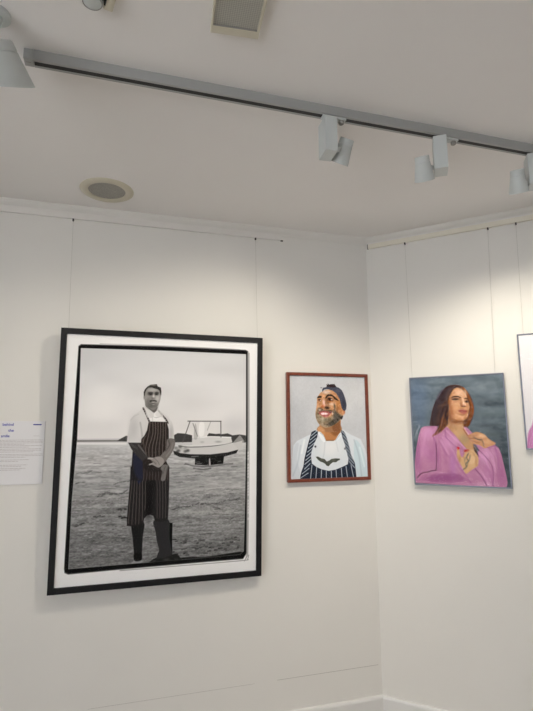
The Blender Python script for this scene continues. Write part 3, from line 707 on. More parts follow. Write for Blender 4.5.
["L",[70,70,70],[677.7,1020.5,695.2,1020.2],1.5,0.8,0,6.9]
["L",[70,70,70],[689.6,1049.6,698.2,1048.8],1.5,0.8,0,4.8]
["L",[45,45,45],[696,1084,713.7,1083.9],1.5,0.8,0,5]
["L",[55,55,55],[868.5,1068.5,876.1,1067.5],1.5,0.8,0,7]
["L",[70,70,70],[703,1052.4,712.7,1051.6],1.5,0.8,0,7]
["L",[70,70,70],[806.5,1078.3,812.2,1077.2],1.5,0.8,0,5.9]
["L",[70,70,70],[638.9,1053.4,650,1052.8],1.5,0.8,0,4.6]
["L",[55,55,55],[800.6,1071,810.3,1070.2],1.5,0.8,0,7.3]
["L",[55,55,55],[596.3,1075.6,604.4,1074.7],1.5,0.8,0,5.7]
["L",[70,70,70],[765.7,1050.6,781.2,1050.1],1.5,0.8,0,6.1]
["L",[70,70,70],[653.5,1061,663.7,1060.3],1.5,0.8,0,7.3]
["L",[70,70,70],[854.5,1029.6,864.6,1028.8],1.5,0.8,0,5.3]
["L",[45,45,45],[648,1019.4,657.6,1018.6],1.5,0.8,0,4.3]
["L",[45,45,45],[830.1,1038,845,1037.5],1.5,0.8,0,6.4]
["L",[70,70,70],[593.8,1069.7,610.5,1069.4],1.5,0.8,0,5.6]
["L",[70,70,70],[637.9,1052.9,655.4,1052.7],1.5,0.8,0,4.6]
["L",[70,70,70],[601.5,1054.1,609.2,1053.2],1.5,0.8,0,6.1]
["L",[45,45,45],[771,1064.8,788.9,1064.5],1.5,0.8,0,7.5]
["L",[45,45,45],[592,1078.7,599.2,1077.7],1.5,0.8,0,4.8]
["L",[55,55,55],[599.7,1009,612.9,1008.4],1.5,0.8,0,4.9]
["L",[190,190,190],[108.9,687.1,128.9,685.8],2,0.5,0,2.5]
["L",[70,70,70],[272.8,794.8,297.5,793.9],2,0.5,0,3.9]
["L",[190,190,190],[849.1,893,877.2,892.4],2,0.5,0,2.7]
["L",[190,190,190],[323.9,882,345.2,881.2],2,0.5,0,4.1]
["L",[190,190,190],[716.8,934.2,731.9,933.1],2,0.5,0,3.4]
["L",[85,85,85],[356.6,831.9,383.5,831.2],2,0.5,0,4.4]
["L",[70,70,70],[338.7,1036.9,357.3,1036.4],2,0.5,0,3.3]
["L",[190,190,190],[806.4,885.3,845.3,885.2],2,0.5,0,3.8]
["L",[85,85,85],[350.3,808.9,373.5,808],2,0.5,0,3.5]
["L",[85,85,85],[624.1,796,642.2,794.7],2,0.5,0,3.7]
["L",[185,185,185],[863.6,865.4,904.7,865.3],2,0.5,0,2.5]
["L",[85,85,85],[305.1,1052.2,317.8,1051.2],2,0.5,0,3.5]
["L",[190,190,190],[551.7,823.6,565.7,822.3],2,0.5,0,2.6]
["L",[190,190,190],[364.4,833.9,387.5,833],2,0.5,0,3]
["L",[85,85,85],[88.7,825.9,105.3,824.8],2,0.5,0,4]
["L",[70,70,70],[453,1093.9,466.2,1093],2,0.5,0,2.5]
["L",[190,190,190],[281.4,942.4,291.4,941.1],2,0.5,0,4]
["L",[85,85,85],[333.9,932.5,350.5,931.6],2,0.5,0,2.6]
["L",[85,85,85],[422.3,1054.2,454.3,1054.6],2,0.5,0,2.5]
["L",[185,185,185],[394.4,883.1,428.2,882.9],2,0.5,0,4.2]
["L",[85,85,85],[434.9,938.6,458,938.1],2,0.5,0,4.3]
["L",[70,70,70],[666,755.8,689.6,754.6],2,0.5,0,3.9]
["L",[190,190,190],[285.9,978.3,308.5,977.8],2,0.5,0,2.8]
["L",[190,190,190],[492.1,848.6,514.5,847.7],2,0.5,0,3.6]
["L",[85,85,85],[479.1,617.7,491.5,616],2,0.5,0,3]
["L",[190,190,190],[118.4,1044.7,153.5,1045.5],2,0.5,0,4]
["L",[70,70,70],[880.4,974.3,895,973.2],2,0.5,0,2.8]
["L",[70,70,70],[550.8,1017,564.6,1016],2,0.5,0,3.9]
["L",[85,85,85],[293.2,1045.7,307.6,1044.9],2,0.5,0,2.9]
["L",[85,85,85],[701.6,632.2,715.4,630.5],2,0.5,0,2.6]
["L",[70,70,70],[346.7,626.9,359.6,625.2],2,0.5,0,3.7]
["L",[70,70,70],[371.8,905.8,390.2,904.9],2,0.5,0,3.4]
["L",[190,190,190],[534.4,846.4,548.4,845.1],2,0.5,0,4.3]
["L",[190,190,190],[288.5,874.1,313.4,873.5],2,0.5,0,4.3]
["L",[85,85,85],[548.6,730.7,581.2,729.8],2,0.5,0,3]
["L",[85,85,85],[460.2,661.3,483.4,659.9],2,0.5,0,4.2]
["L",[70,70,70],[355.5,657.3,367.6,655.6],2,0.5,0,3.8]
["L",[70,70,70],[586.2,642.2,610.2,640.8],2,0.5,0,3.5]
["L",[190,190,190],[362.1,824.9,386.8,824.1],2,0.5,0,2.7]
["L",[85,85,85],[484.7,790.7,507.2,789.7],2,0.5,0,4.4]
["L",[70,70,70],[701.8,988.7,732.5,988.6],2,0.5,0,4.5]
["L",[185,185,185],[718.6,671.1,736.4,669.6],2,0.5,0,3.2]
["L",[190,190,190],[319.7,898.1,339.7,897.3],2,0.5,0,4.1]
["L",[190,190,190],[636.2,783.2,659.6,782.1],2,0.5,0,4.1]
["L",[85,85,85],[749.2,871,772,870.1],2,0.5,0,4]
["L",[85,85,85],[124.2,602.7,146.7,601.2],2,0.5,0,2.9]
["L",[190,190,190],[825.6,950.2,851.1,949.6],2,0.5,0,2.5]
["L",[185,185,185],[783.5,926,808.5,925.4],2,0.5,0,3.2]
["L",[70,70,70],[209.9,911.5,229.7,910.7],2,0.5,0,3.3]
["L",[190,190,190],[771.3,679.1,807.9,678],2,0.5,0,2.7]
["L",[70,70,70],[663.3,946.5,674.4,945.2],2,0.5,0,3.5]
["L",[70,70,70],[812.3,795.7,844.4,794.9],2,0.5,0,3.9]
["L",[70,70,70],[435.7,1069.4,454.6,1068.9],2,0.5,0,4.1]
["L",[85,85,85],[410.1,714.2,440.6,713.3],2,0.5,0,2.6]
["L",[185,185,185],[515.5,930.2,546.3,930],2,0.5,0,4.3]
["L",[190,190,190],[598.1,691.3,630.6,690.3],2,0.5,0,3.1]
["L",[85,85,85],[629.8,681.2,646.4,679.6],2,0.5,0,2.9]
["L",[190,190,190],[96.8,883.6,107.3,882.4],2,0.5,0,2.5]
["L",[70,70,70],[685.3,812.2,721.5,811.7],2,0.5,0,2.6]
["L",[70,70,70],[737.1,895.3,754.9,894.2],2,0.5,0,3.9]
["L",[185,185,185],[702.9,645.4,720.9,643.8],2,0.5,0,2.6]
["L",[70,70,70],[97,781.2,128.4,780.6],2,0.5,0,2.6]
["L",[70,70,70],[410.1,916.3,425.2,915.2],2,0.5,0,4.4]
["L",[85,85,85],[616.5,927.8,629.1,926.5],2,0.5,0,3.6]
["L",[85,85,85],[295,644,328.9,642.9],2,0.5,0,3.7]
["L",[190,190,190],[214.7,596.5,240,595.1],2,0.5,0,3.5]
["L",[70,70,70],[354.3,905.6,372.5,904.7],2,0.5,0,4.3]
["L",[85,85,85],[415.6,1009.1,429.1,1008.2],2,0.5,0,3.6]
["L",[190,190,190],[442.5,987.8,461.1,987.1],2,0.5,0,4.1]
["L",[85,85,85],[150.4,627.5,181.6,626.3],2,0.5,0,3.9]
["L",[190,190,190],[852.9,954.4,885.9,954.3],2,0.5,0,2.6]
["L",[190,190,190],[90.7,684.3,123.6,683.4],2,0.5,0,4.3]
["L",[185,185,185],[121.3,962.4,145.2,962.1],2,0.5,0,4]
["L",[85,85,85],[789.4,944.4,813.7,943.8],2,0.5,0,3.7]
["L",[70,70,70],[720.2,941.2,752.3,941.1],2,0.5,0,4]
["L",[185,185,185],[271.9,992.7,290.1,992],2,0.5,0,3.6]
["L",[185,185,185],[289.7,658.7,307.2,657.2],2,0.5,0,3.9]
["L",[70,70,70],[114.9,959.3,125.1,958.1],2,0.5,0,2.6]
["L",[190,190,190],[156.6,763.9,182.4,763],2,0.5,0,4.4]
["L",[190,190,190],[236,802.6,255.2,801.5],2,0.5,0,2.9]
["L",[85,85,85],[187.5,893.6,199.2,892.4],2,0.5,0,4]
["L",[85,85,85],[471.8,680.9,509.5,679.9],2,0.5,0,3.4]
["L",[190,190,190],[695.8,659.1,713.3,657.5],2,0.5,0,3.4]
["L",[70,70,70],[526.7,682.6,564.8,681.7],2,0.5,0,4]
["L",[70,70,70],[485.4,1085.1,518.9,1085.6],2,0.5,0,2.7]
["L",[70,70,70],[378.9,617.5,405.4,616.1],2,0.5,0,2.6]
["L",[185,185,185],[443,1038.4,458.4,1037.6],2,0.5,0,3.4]
["L",[190,190,190],[721.1,757.5,756.1,756.8],2,0.5,0,4]
["L",[70,70,70],[349.5,996.1,370.3,995.6],2,0.5,0,3.7]
["L",[185,185,185],[176.4,995.9,188,994.8],2,0.5,0,3.3]
["L",[190,190,190],[372.7,970.4,387.9,969.4],2,0.5,0,4.3]
["L",[185,185,185],[699.8,767.7,729.6,766.8],2,0.5,0,4.2]
["L",[70,70,70],[703.3,795.3,732.4,794.4],2,0.5,0,2.7]
["L",[70,70,70],[555.9,1011.8,566.6,1010.6],2,0.5,0,3.1]
["L",[185,185,185],[298.7,782.3,327.7,781.5],2,0.5,0,3.6]
["L",[70,70,70],[415.6,989.9,448.2,990.1],2,0.5,0,3.6]
["L",[85,85,85],[342.7,889.3,354.4,888],2,0.5,0,3.1]
["L",[185,185,185],[123.9,762,158.2,761.5],2,0.5,0,3.1]
["L",[70,70,70],[275.5,946,287.2,944.8],2,0.5,0,2.6]
["L",[190,190,190],[845.2,760.6,882.8,759.9],2,0.5,0,3.9]
["L",[85,85,85],[652.6,914.6,665.5,913.3],2,0.5,0,3.5]
["L",[185,185,185],[149.3,756.2,158.5,754.6],2,0.5,0,3.3]
["L",[85,85,85],[357.4,681.2,384.7,680],2,0.5,0,4.3]
["L",[190,190,190],[353.4,645.9,365.8,644.2],2,0.5,0,3]
["L",[70,70,70],[292,986.8,306,985.8],2,0.5,0,4.3]
["L",[85,85,85],[565.2,988.8,592.1,988.5],2,0.5,0,3.8]
["L",[185,185,185],[558.3,924.2,580.9,923.5],2,0.5,0,3.3]
["L",[190,190,190],[481.3,1052.5,493.5,1051.5],2,0.5,0,3.3]
["L",[185,185,185],[780.9,774.2,795,772.7],2,0.5,0,2.6]
["L",[85,85,85],[504.7,902.8,524.2,901.9],2,0.5,0,3.4]
["L",[190,190,190],[144.6,972.2,155.2,971],2,0.5,0,4]
["L",[70,70,70],[444.5,1015.1,478.8,1015.5],2,0.5,0,3.1]
["L",[85,85,85],[577.5,1070.3,605.8,1070.5],2,0.5,0,4.3]
["L",[70,70,70],[705.6,1035.2,720.6,1034.3],2,0.5,0,2.9]
["L",[70,70,70],[123.6,661.6,144.7,660.3],2,0.5,0,3.7]
["L",[85,85,85],[314.2,974.6,349.6,974.9],2,0.5,0,3.9]
["L",[70,70,70],[842.9,932.2,879.5,932.2],2,0.5,0,3.2]
["L",[85,85,85],[206.3,749.5,234.3,748.7],2,0.5,0,3.4]
["L",[185,185,185],[650.4,639.8,675.1,638.4],2,0.5,0,4.4]
["L",[190,190,190],[76.6,1059.7,85.4,1058.6],2,0.5,0,2.8]
["L",[70,70,70],[352.9,764.2,389.4,763.7],2,0.5,0,3.5]
["L",[185,185,185],[623.3,603.4,656.7,602],2,0.5,0,4.5]
["L",[85,85,85],[206.6,759.2,229.6,758.2],2,0.5,0,3.1]
["L",[70,70,70],[619.2,1003.6,639.4,1003],2,0.5,0,3.1]
["L",[70,70,70],[746.1,871.8,787.4,871.8],2,0.5,0,2.9]
["L",[85,85,85],[272.8,947.7,284.7,946.6],2,0.5,0,3]
["L",[185,185,185],[441,1089.1,457.7,1088.5],2,0.5,0,4.2]
["L",[70,70,70],[407.1,657.5,439.2,656.3],2,0.5,0,2.5]
["L",[190,190,190],[331.1,598.2,368.2,597],2,0.5,0,3.6]
["L",[85,85,85],[759.9,639.5,796,638.2],2,0.5,0,2.9]
["L",[190,190,190],[71,839.1,102.3,838.8],2,0.5,0,3.7]
["L",[85,85,85],[420,603,452.7,601.7],2,0.5,0,3.3]
["L",[70,70,70],[400.3,892.3,422,891.5],2,0.5,0,2.9]
["L",[185,185,185],[641.7,1017,663.3,1016.5],2,0.5,0,4.3]
["L",[190,190,190],[881.4,1003.2,917.1,1003.4],2,0.5,0,2.8]
["L",[190,190,190],[396.4,1079.6,417.9,1079.4],2,0.5,0,2.9]
["L",[190,190,190],[267.9,824.2,295,823.6],2,0.5,0,2.5]
["L",[70,70,70],[680.3,991.7,702.2,991.1],2,0.5,0,2.7]
["L",[85,85,85],[792.3,1064.5,826.2,1064.8],2,0.5,0,3.8]
["L",[185,185,185],[443.9,755,460.6,753.7],2,0.5,0,2.8]
["L",[70,70,70],[812.7,1092.8,848.7,1093.5],2,0.5,0,2.5]
["L",[190,190,190],[117.6,651.3,132.5,649.8],2,0.5,0,3.2]
["L",[70,70,70],[293.8,1035.2,306,1034.2],2,0.5,0,3.1]
["L",[185,185,185],[367,745.1,389.4,743.9],2,0.5,0,3.6]
["L",[85,85,85],[769.8,1103.8,797.1,1103.9],2,0.5,0,3]
["L",[185,185,185],[641.1,665.8,653,664.1],2,0.5,0,3.8]
["L",[85,85,85],[66.2,689.2,91.5,688.1],2,0.5,0,3.5]
["L",[85,85,85],[693.5,626.1,716,624.5],2,0.5,0,2.6]
["L",[190,190,190],[318.9,600.5,331.3,598.8],2,0.5,0,3.4]
["L",[190,190,190],[163.1,1030.7,197.5,1031.3],2,0.5,0,3.9]
["L",[190,190,190],[839,1120.8,868.1,1121],2,0.5,0,4.2]
["L",[70,70,70],[605.2,929.3,631.3,928.7],2,0.5,0,4]
["L",[190,190,190],[369,1054.3,389,1053.9],2,0.5,0,4.1]
["L",[70,70,70],[377.1,822.4,402.9,821.6],2,0.5,0,3.5]
["L",[70,70,70],[218.1,814.1,230.5,812.8],2,0.5,0,4]
["L",[190,190,190],[777.5,797.1,796.7,795.8],2,0.5,0,3]
["L",[190,190,190],[692.5,983.8,703.5,982.5],2,0.5,0,3]
["L",[85,85,85],[247.5,672.1,273.4,670.9],2,0.5,0,3.9]
["L",[85,85,85],[773.2,1078.5,801.2,1078.5],2,0.5,0,3.7]
["L",[70,70,70],[791.9,787.5,803.8,786],2,0.5,0,2.5]
["L",[70,70,70],[725,857.8,748.1,856.9],2,0.5,0,2.6]
["L",[185,185,185],[381.5,860.2,397.4,859],2,0.5,0,3.7]
["L",[70,70,70],[832.3,658.6,862.1,657.3],2,0.5,0,3.9]
["L",[190,190,190],[98.1,935.2,130.9,935.4],2,0.5,0,3.8]
["L",[190,190,190],[631.2,631.8,664.8,630.5],2,0.5,0,2.7]
["L",[70,70,70],[255,738.6,273.4,737.3],2,0.5,0,4.3]
["L",[185,185,185],[582.6,853,599.1,851.8],2,0.5,0,2.8]
["L",[85,85,85],[271.1,1058.1,284.4,1057.2],2,0.5,0,3.4]
["L",[185,185,185],[876,941.8,907.6,941.5],2,0.5,0,3.8]
["L",[185,185,185],[186.4,656.7,209.5,655.4],2,0.5,0,2.8]
["L",[70,70,70],[821.8,782.8,840.9,781.5],2,0.5,0,2.8]
["L",[85,85,85],[447.3,865.9,476.3,865.4],2,0.5,0,3.6]
["L",[190,190,190],[391.3,986.7,403.9,985.6],2,0.5,0,3.1]
["L",[190,190,190],[256.6,768,285.8,767.2],2,0.5,0,3.5]
["L",[70,70,70],[133.1,984.2,144.8,983.2],2,0.5,0,3.2]
["L",[85,85,85],[565.5,1028.1,604.5,1028.8],2,0.5,0,2.6]
["L",[190,190,190],[360.5,911.5,394.5,911.5],2,0.5,0,2.7]
["L",[190,190,190],[774.6,764.1,798.1,762.9],2,0.5,0,3.9]
["L",[190,190,190],[761.1,631.1,772.9,629.3],2,0.5,0,2.6]
["L",[185,185,185],[137.7,947.9,157.8,947.3],2,0.5,0,2.7]
["L",[190,190,190],[224.2,601.5,252.6,600.1],2,0.5,0,3.8]
["L",[70,70,70],[307.2,772.3,319.5,770.9],2,0.5,0,3.4]
["L",[70,70,70],[673.1,656.7,714.2,655.7],2,0.5,0,2.7]
["L",[190,190,190],[486,817.7,509.2,816.8],2,0.5,0,3.1]
["L",[85,85,85],[717.8,617.6,748.2,616.2],2,0.5,0,3.3]
["L",[70,70,70],[806.8,772.5,819.1,771],2,0.5,0,2.8]
["L",[185,185,185],[825.9,847.6,862,847.2],2,0.5,0,3.6]
["L",[85,85,85],[560.9,727.3,578.6,725.9],2,0.5,0,4]
["L",[70,70,70],[431.8,976.5,447.3,975.5],2,0.5,0,2.8]
["L",[70,70,70],[616.9,973,634,972],2,0.5,0,3.4]
["L",[75,75,75],[140,1014.7,148.6,1014.4],1.5,0.6,0,3.5]
["L",[75,75,75],[263.5,1054.1,273.5,1053.9],1.5,0.6,0,3.2]
["L",[60,60,60],[138.1,959.7,147.6,959.3],1.5,0.6,0,4.1]
["L",[75,75,75],[122.5,894.6,131.3,894.2],1.5,0.6,0,4.3]
["L",[75,75,75],[321.9,1081.3,327.1,1080.7],1.5,0.6,0,4.2]
["L",[75,75,75],[150,992.6,163.2,992.6],1.5,0.6,0,3.8]
["L",[60,60,60],[105.9,1014.8,118.8,1014.7],1.5,0.6,0,3]
["L",[75,75,75],[159.5,1056.4,171.5,1056.3],1.5,0.6,0,3.9]
["L",[75,75,75],[259.7,964,270,963.7],1.5,0.6,0,4.4]
["L",[75,75,75],[293.6,930.7,303.2,930.3],1.5,0.6,0,4.3]
["L",[75,75,75],[204.9,985,214.3,984.7],1.5,0.6,0,3.1]
["L",[60,60,60],[200.9,917.6,207,917],1.5,0.6,0,3.3]
["L",[75,75,75],[213.5,1024.3,221.6,1023.9],1.5,0.6,0,4.3]
["L",[75,75,75],[249.8,941.8,256.3,941.2],1.5,0.6,0,4.9]
["L",[75,75,75],[131.1,903.4,138.3,902.9],1.5,0.6,0,3.9]
["L",[75,75,75],[277.3,971.6,288.7,971.4],1.5,0.6,0,4.6]
["L",[60,60,60],[324.5,1005.5,329.7,1004.9],1.5,0.6,0,3.3]
["L",[60,60,60],[75.2,1033.7,87.4,1033.7],1.5,0.6,0,3.4]
["L",[75,75,75],[326.1,993.6,331,993],1.5,0.6,0,4.1]
["L",[75,75,75],[297.8,1049.9,308.1,1049.7],1.5,0.6,0,4.7]
["L",[60,60,60],[275.3,1064.5,288.1,1064.5],1.5,0.6,0,3]
["L",[60,60,60],[351.2,942.3,357.8,941.8],1.5,0.6,0,4.4]
["L",[60,60,60],[223,1067.7,227.5,1067.1],1.5,0.6,0,3.4]
["L",[75,75,75],[188,951.9,199.6,951.7],1.5,0.6,0,3.8]
["L",[60,60,60],[99.7,962.5,107.7,962.1],1.5,0.6,0,3.4]
["L",[60,60,60],[195.3,973.4,204.6,973],1.5,0.6,0,3.6]
["L",[75,75,75],[126.7,1022.4,139,1022.3],1.5,0.6,0,4.5]
["L",[75,75,75],[333.8,1057.5,346.9,1057.5],1.5,0.6,0,4.7]
["L",[75,75,75],[230.2,1056.3,236.5,1055.8],1.5,0.6,0,4.5]
["L",[60,60,60],[235.5,1035.5,244.9,1035.3],1.5,0.6,0,3.4]
["P",[28,28,28],[431.5,1124.1,440.2,1096.7,478.3,1085.4,556.5,1096,625.9,1096.4,701.6,1102,804.4,1095,899.1,1091.9,899.5,1131.6,626.8,1134.8],3,1,1]
["P",[34,34,35],[338.3,915,395.7,914.9,392.6,984.6,391,1057.2,389.6,1093.9,357.8,1095.4,352.2,1047.8,344.8,988.2],2,1,1]
["P",[150,149,148],[351.9,1094.9,361.6,1090.5,388.2,1092.5,392.6,1104.6,342.5,1107.3],2.5,0.8,1]
["P",[24,24,24],[354,1061.1,388.5,1061,388.2,1093.8,357.8,1094.1],2.5,0.9,1]
["P",[20,20,20],[515.2,923.5,535.3,926,535.2,1000.4,537.6,1064.4,522.5,1065.3],1.8,1,0]
["P",[46,46,47],[442.9,910.8,514.8,909.9,521.9,992.8,534.9,1064.2,541.8,1118.2,464,1114.1,466.7,1069.3,473,1053.1,460.8,1009,452.6,961.6],2,1,1]
["P",[34,34,34],[435.8,1119.8,463.4,1095.5,509.5,1089,553.8,1075.6,578.6,1097.6,590.1,1138.6],3,1,1]
["B",[66,66,66],[509.8,1102.4],[15.5,8.5],0.7,0]
["B",[60,60,60],[558,1102.7],[9.9,7],0.5,0]
["B",[80,80,80],[448.7,1101],[9.9,5.6],0.4,0]
["P",[40,38,39],[322.7,645.7,322.3,727,317.7,820.8,314.8,887.2,315,928.3,340.2,932.4,369.5,932.7,392.5,921.4,396.5,898.2,408.2,885.4,424.3,880.9,439.4,887,446.8,907.6,458.1,918.3,484.1,919.8,511.4,912.5,513.7,843.2,513.4,733.5,511.2,650.3,414,641.1],1.8,1,0]
["B",[24,23,24],[416.4,825.2],[18.3,77.5],0.8,0]
["B",[27,26,27],[420.2,730.3],[28.2,42.3],0.6,0]
["L",[150,136,130],[331.9,659.6,332.3,727.3,325.6,821.1,322.5,917.4],1.5,0.55,1,2.1]
["L",[150,136,130],[344,659.9,344.4,727.7,341.6,821.9,338.5,921.7],1.5,0.55,1,2.1]
["L",[150,136,130],[356.1,660.2,356.5,728.1,356.4,822.5,355.8,922.6],1.5,0.55,1,2.1]
["L",[150,136,130],[368.3,660.5,370.6,728.6,371.1,823.2,371.7,920.2],1.5,0.55,1,2.1]
["L",[150,136,130],[380.5,660.8,382.8,729,385.9,823.8,387.4,907.7],1.5,0.55,1,2.1]
["L",[150,136,130],[394.1,661.2,396.4,729.5,399.5,824.4,397.9,858],1.5,0.55,1,2.1]
["L",[146,134,128],[449,662.6,454.4,752,456.7,827,458.8,898.2],1.5,0.5,1,2.1]
["L",[146,134,128],[462.8,663,468.2,752.5,470.4,827.6,471.8,898.8],1.5,0.5,1,2.1]
["L",[146,134,128],[476.7,663.3,482,753,484.9,828.3,485.6,899.6],1.5,0.5,1,2.1]
["L",[146,134,128],[490.6,663.7,495.9,753.5,499.4,828.9,498.7,900.3],1.5,0.5,1,2.1]
["P",[40,46,80],[351.6,646.4,380.1,647.1,385.1,695.1,369.3,728.6,356.7,714.6],4.5,0.6,1]
["P",[40,38,41],[329.9,571.5,381.8,613.6,401.4,630.6,404.2,716.2,324.2,713.6,327.3,650.7],2,1,0]
["P",[46,54,92],[335.6,579.8,382,619.2,388.5,701.5,363.2,706.1,340.1,661.9],6,0.35,1]
["P",[204,203,202],[378.6,350.8,357.4,373.5,330.6,391.6,315.1,414,307.5,458.3,300.3,527.2,327.5,532.4,370.9,532.9,377,552.9,498.3,532.1,503.4,512.5,532.8,513.8,529.4,470.2,519.2,430.5,497.4,399.2,465.8,376.7,445.8,367.2,426.5,374.1,401,360.2],1.8,1,0]
["B",[178,177,177],[330.3,458.4],[22.6,50.8],0.6,0]
["B",[186,185,185],[310.2,502.5],[11.3,22.6],0.5,0]
["B",[165,164,164],[516.6,481.5],[10.2,33.9],0.6,0]
["L",[140,140,140],[362,430.6,368.6,464.1,374.3,503],4,0.7,1,4.5]
["L",[160,160,160],[315.3,419.5,328.3,402.8,352.4,388.7],4,0.4,1,3.4]
["P",[228,227,226],[390,360.3,410.2,385.5,426.9,388.3,448.7,371.1,484,424.8,407,426.1,396.5,391.3],2,1,1]
["L",[150,150,150],[405.9,391.2,427.4,405.2,455.3,402.3,469,390.9],2.5,0.7,1,2.8]
["L",[235,235,235],[416.2,399.6,438.8,412.5,461,407.9],2.5,0.9,1,4.5]
["L",[160,160,160],[405.4,374.3,418.8,394,422.4,422.1],2,0.5,1,2.3]
["P",[58,56,56],[306.9,528.9,369.8,530.7,385.6,564.1,412.5,600.5,439.2,606.5,451,631.7,415.7,647.4,379.3,621.8,337.2,579.9,321.9,557.7],2,1,0]
["L",[112,108,106],[357.6,541.6,380.3,569.5,405.9,597.6],3,0.75,1,6.8]
["L",[92,90,90],[322.3,538.4,350,558.1],4,0.6,1,5.6]
["P",[46,41,40],[403.1,425,492.6,427.7,503.7,464.5,505.6,512.5,498.9,554.6,489.3,610.3,510.7,655.3,512.3,716.9,385.1,712.8,379.2,619.1,406,603.1,368.6,544.5,370.2,511.3,383.4,497.5,396.3,469.7],1.8,1,0]
["L",[160,142,134],[410.4,429.4,405.6,486.5,392.4,553.1,395.6,586.4],1.5,0.6,1,2.8]
["L",[160,144,136],[423.2,429.4,425,486.6,408.8,553.3,410.3,600.4],1.5,0.6,1,2.8]
["L",[160,144,136],[436,429.4,437.7,486.7,425.4,553.6,426.8,600.7],1.5,0.6,1,2.8]
["L",[160,144,136],[448.8,429.4,450.5,486.8,442,553.8,443.4,601.1],1.5,0.6,1,2.8]
["L",[160,144,136],[461.7,429.4,463.4,486.9,458.6,554,460,601.4],1.5,0.6,1,2.8]
["L",[160,144,136],[474.6,429.4,476.2,486.9,475.4,554.2,476.7,601.7],1.5,0.6,1,2.8]
["L",[160,144,136],[487.5,429.4,489.1,487,492.2,554.5,493.5,602],1.5,0.6,1,2.8]
["L",[120,110,110],[388.5,652.2,386.7,712.9],1.5,0.5,1,2.3]
["L",[120,110,110],[402.7,652.6,401.4,713.3],1.5,0.5,1,2.3]
["L",[120,110,110],[416.9,652.9,416.1,713.8],1.5,0.5,1,2.3]
["L",[120,110,110],[431.2,653.3,430.9,714.3],1.5,0.5,1,2.3]
["L",[120,110,110],[445.6,653.7,445.8,714.8],1.5,0.5,1,2.3]
["L",[120,110,110],[459.9,654,460.7,715.2],1.5,0.5,1,2.3]
["L",[120,110,110],[474.4,654.4,475.6,715.7],1.5,0.5,1,2.3]
["L",[120,110,110],[488.8,654.7,490.6,716.2],1.5,0.5,1,2.3]
["L",[120,110,110],[503.4,655.1,505.6,716.7],1.5,0.5,1,2.3]
["L",[160,146,138],[392.7,494.8,375.9,519.7],1.5,0.5,1,2.3]
["L",[160,146,138],[383.9,511.4,373.9,539.1],1.5,0.5,1,2.3]
["L",[160,146,138],[378.5,514.2,385.4,558.6],1.5,0.5,1,2.3]
["L",[48,44,44],[373.9,358.8,385.1,380.1,396.9,405.3,407.1,427.8],1.5,1,1,7.9]
["L",[196,190,186],[371.2,360.5,376.6,357.1],1,0.7,0,2.8]
["L",[196,190,186],[376.8,371.1,382.2,367.7],1,0.7,0,2.8]
["L",[196,190,186],[382.4,381.8,387.8,378.4],1,0.7,0,2.8]
["L",[196,190,186],[388.3,394.4,393.7,391],1,0.7,0,2.8]
["L",[196,190,186],[394.2,407,399.7,403.6],1,0.7,0,2.8]
["L",[196,190,186],[399.3,418.2,404.7,414.8],1,0.7,0,2.8]
["L",[196,190,186],[404.3,429.4,409.8,426.1],1,0.7,0,2.8]
["L",[48,44,44],[448.7,369.4,469.1,393.7,488.2,414.6,498.9,433.3],1.5,1,1,7.9]
["L",[196,190,186],[445.9,371.2,451.5,367.7],1,0.7,0,2.8]
["L",[196,190,186],[456.1,383.3,461.6,379.8],1,0.7,0,2.8]
["L",[196,190,186],[466.3,395.4,471.8,392],1,0.7,0,2.8]
["L",[196,190,186],[475.9,405.9,481.4,402.4],1,0.7,0,2.8]
["L",[196,190,186],[485.5,416.3,491,412.9],1,0.7,0,2.8]
["L",[196,190,186],[490.8,425.7,496.4,422.3],1,0.7,0,2.8]
["L",[196,190,186],[496.1,435,501.7,431.6],1,0.7,0,2.8]
["P",[112,107,104],[497.8,514.1,532.8,514.4,537,543.8,524.9,577.4,503.3,610.6,481.5,632.4,458.6,609.7,473,587.7,493.4,560.1],2,1,1]
["L",[66,62,62],[504.7,520.9,509.8,543.5,491,571.2],3.5,0.7,1,5.6]
["L",[150,146,144],[526.5,532.4,518.9,566.1,494.5,599.2],3.5,0.6,1,4.5]
["P",[44,40,40],[387.8,630.3,412.9,647.3,451.8,659.3,484.6,640.8,507,644.1,507.6,666.3,452.3,675.9,394.4,666.1],3,0.9,1]
["P",[148,142,138],[403.4,606.4,412.6,603.2,433.6,604.7,455.6,599.6,476.9,607.3,485.1,621.3,479,640.6,459.9,654,443.2,648.1,426.4,639.4,413.8,641.9,410.4,636.3,428.8,628.4,417.4,614.4,405.2,611.9],1.8,1,1]
["L",[70,66,64],[414.6,614.3,431.4,624.6,445.6,637.1],1.5,0.8,1,2.3]
["L",[80,76,74],[433.6,606.4,453.5,623.4,462.3,640.2],1.5,0.7,1,2.3]
["L",[190,184,180],[408.9,607,428.2,609.1],1.5,0.8,1,2.8]
["L",[180,175,170],[413.7,638,426.2,633.9],1.5,0.9,1,2.8]
["L",[96,92,90],[428.4,614.6,448.2,631.6],1.5,0.7,1,1.7]
["P",[128,124,122],[481.8,640.7,504.2,642.9,507.3,655.2,499.5,677.2,492.3,716.2,471.2,715.6,478.9,676.6,468.4,659.8],2.5,0.8,1]
["L",[70,68,68],[490.4,649.2,483,682.3],2,0.7,1,2.8]
["L",[60,58,58],[507.1,646.9,499.4,671.6],2.5,0.8,1,3.4]
["P",[96,94,92],[383.8,339.4,407.3,358,440.6,352,448.4,365.1,439.3,372.8,426.6,381.2,407.7,369.2,388.7,352.5],2,1,1]
["P",[206,205,204],[385,352.5,407.6,367.4,422.9,381.2,427.2,403,394,403.1],2,0.8,1]
["P",[210,209,208],[448.2,357.6,439.4,374.7,436.3,395.4,475.7,402.8],2,0.8,1]
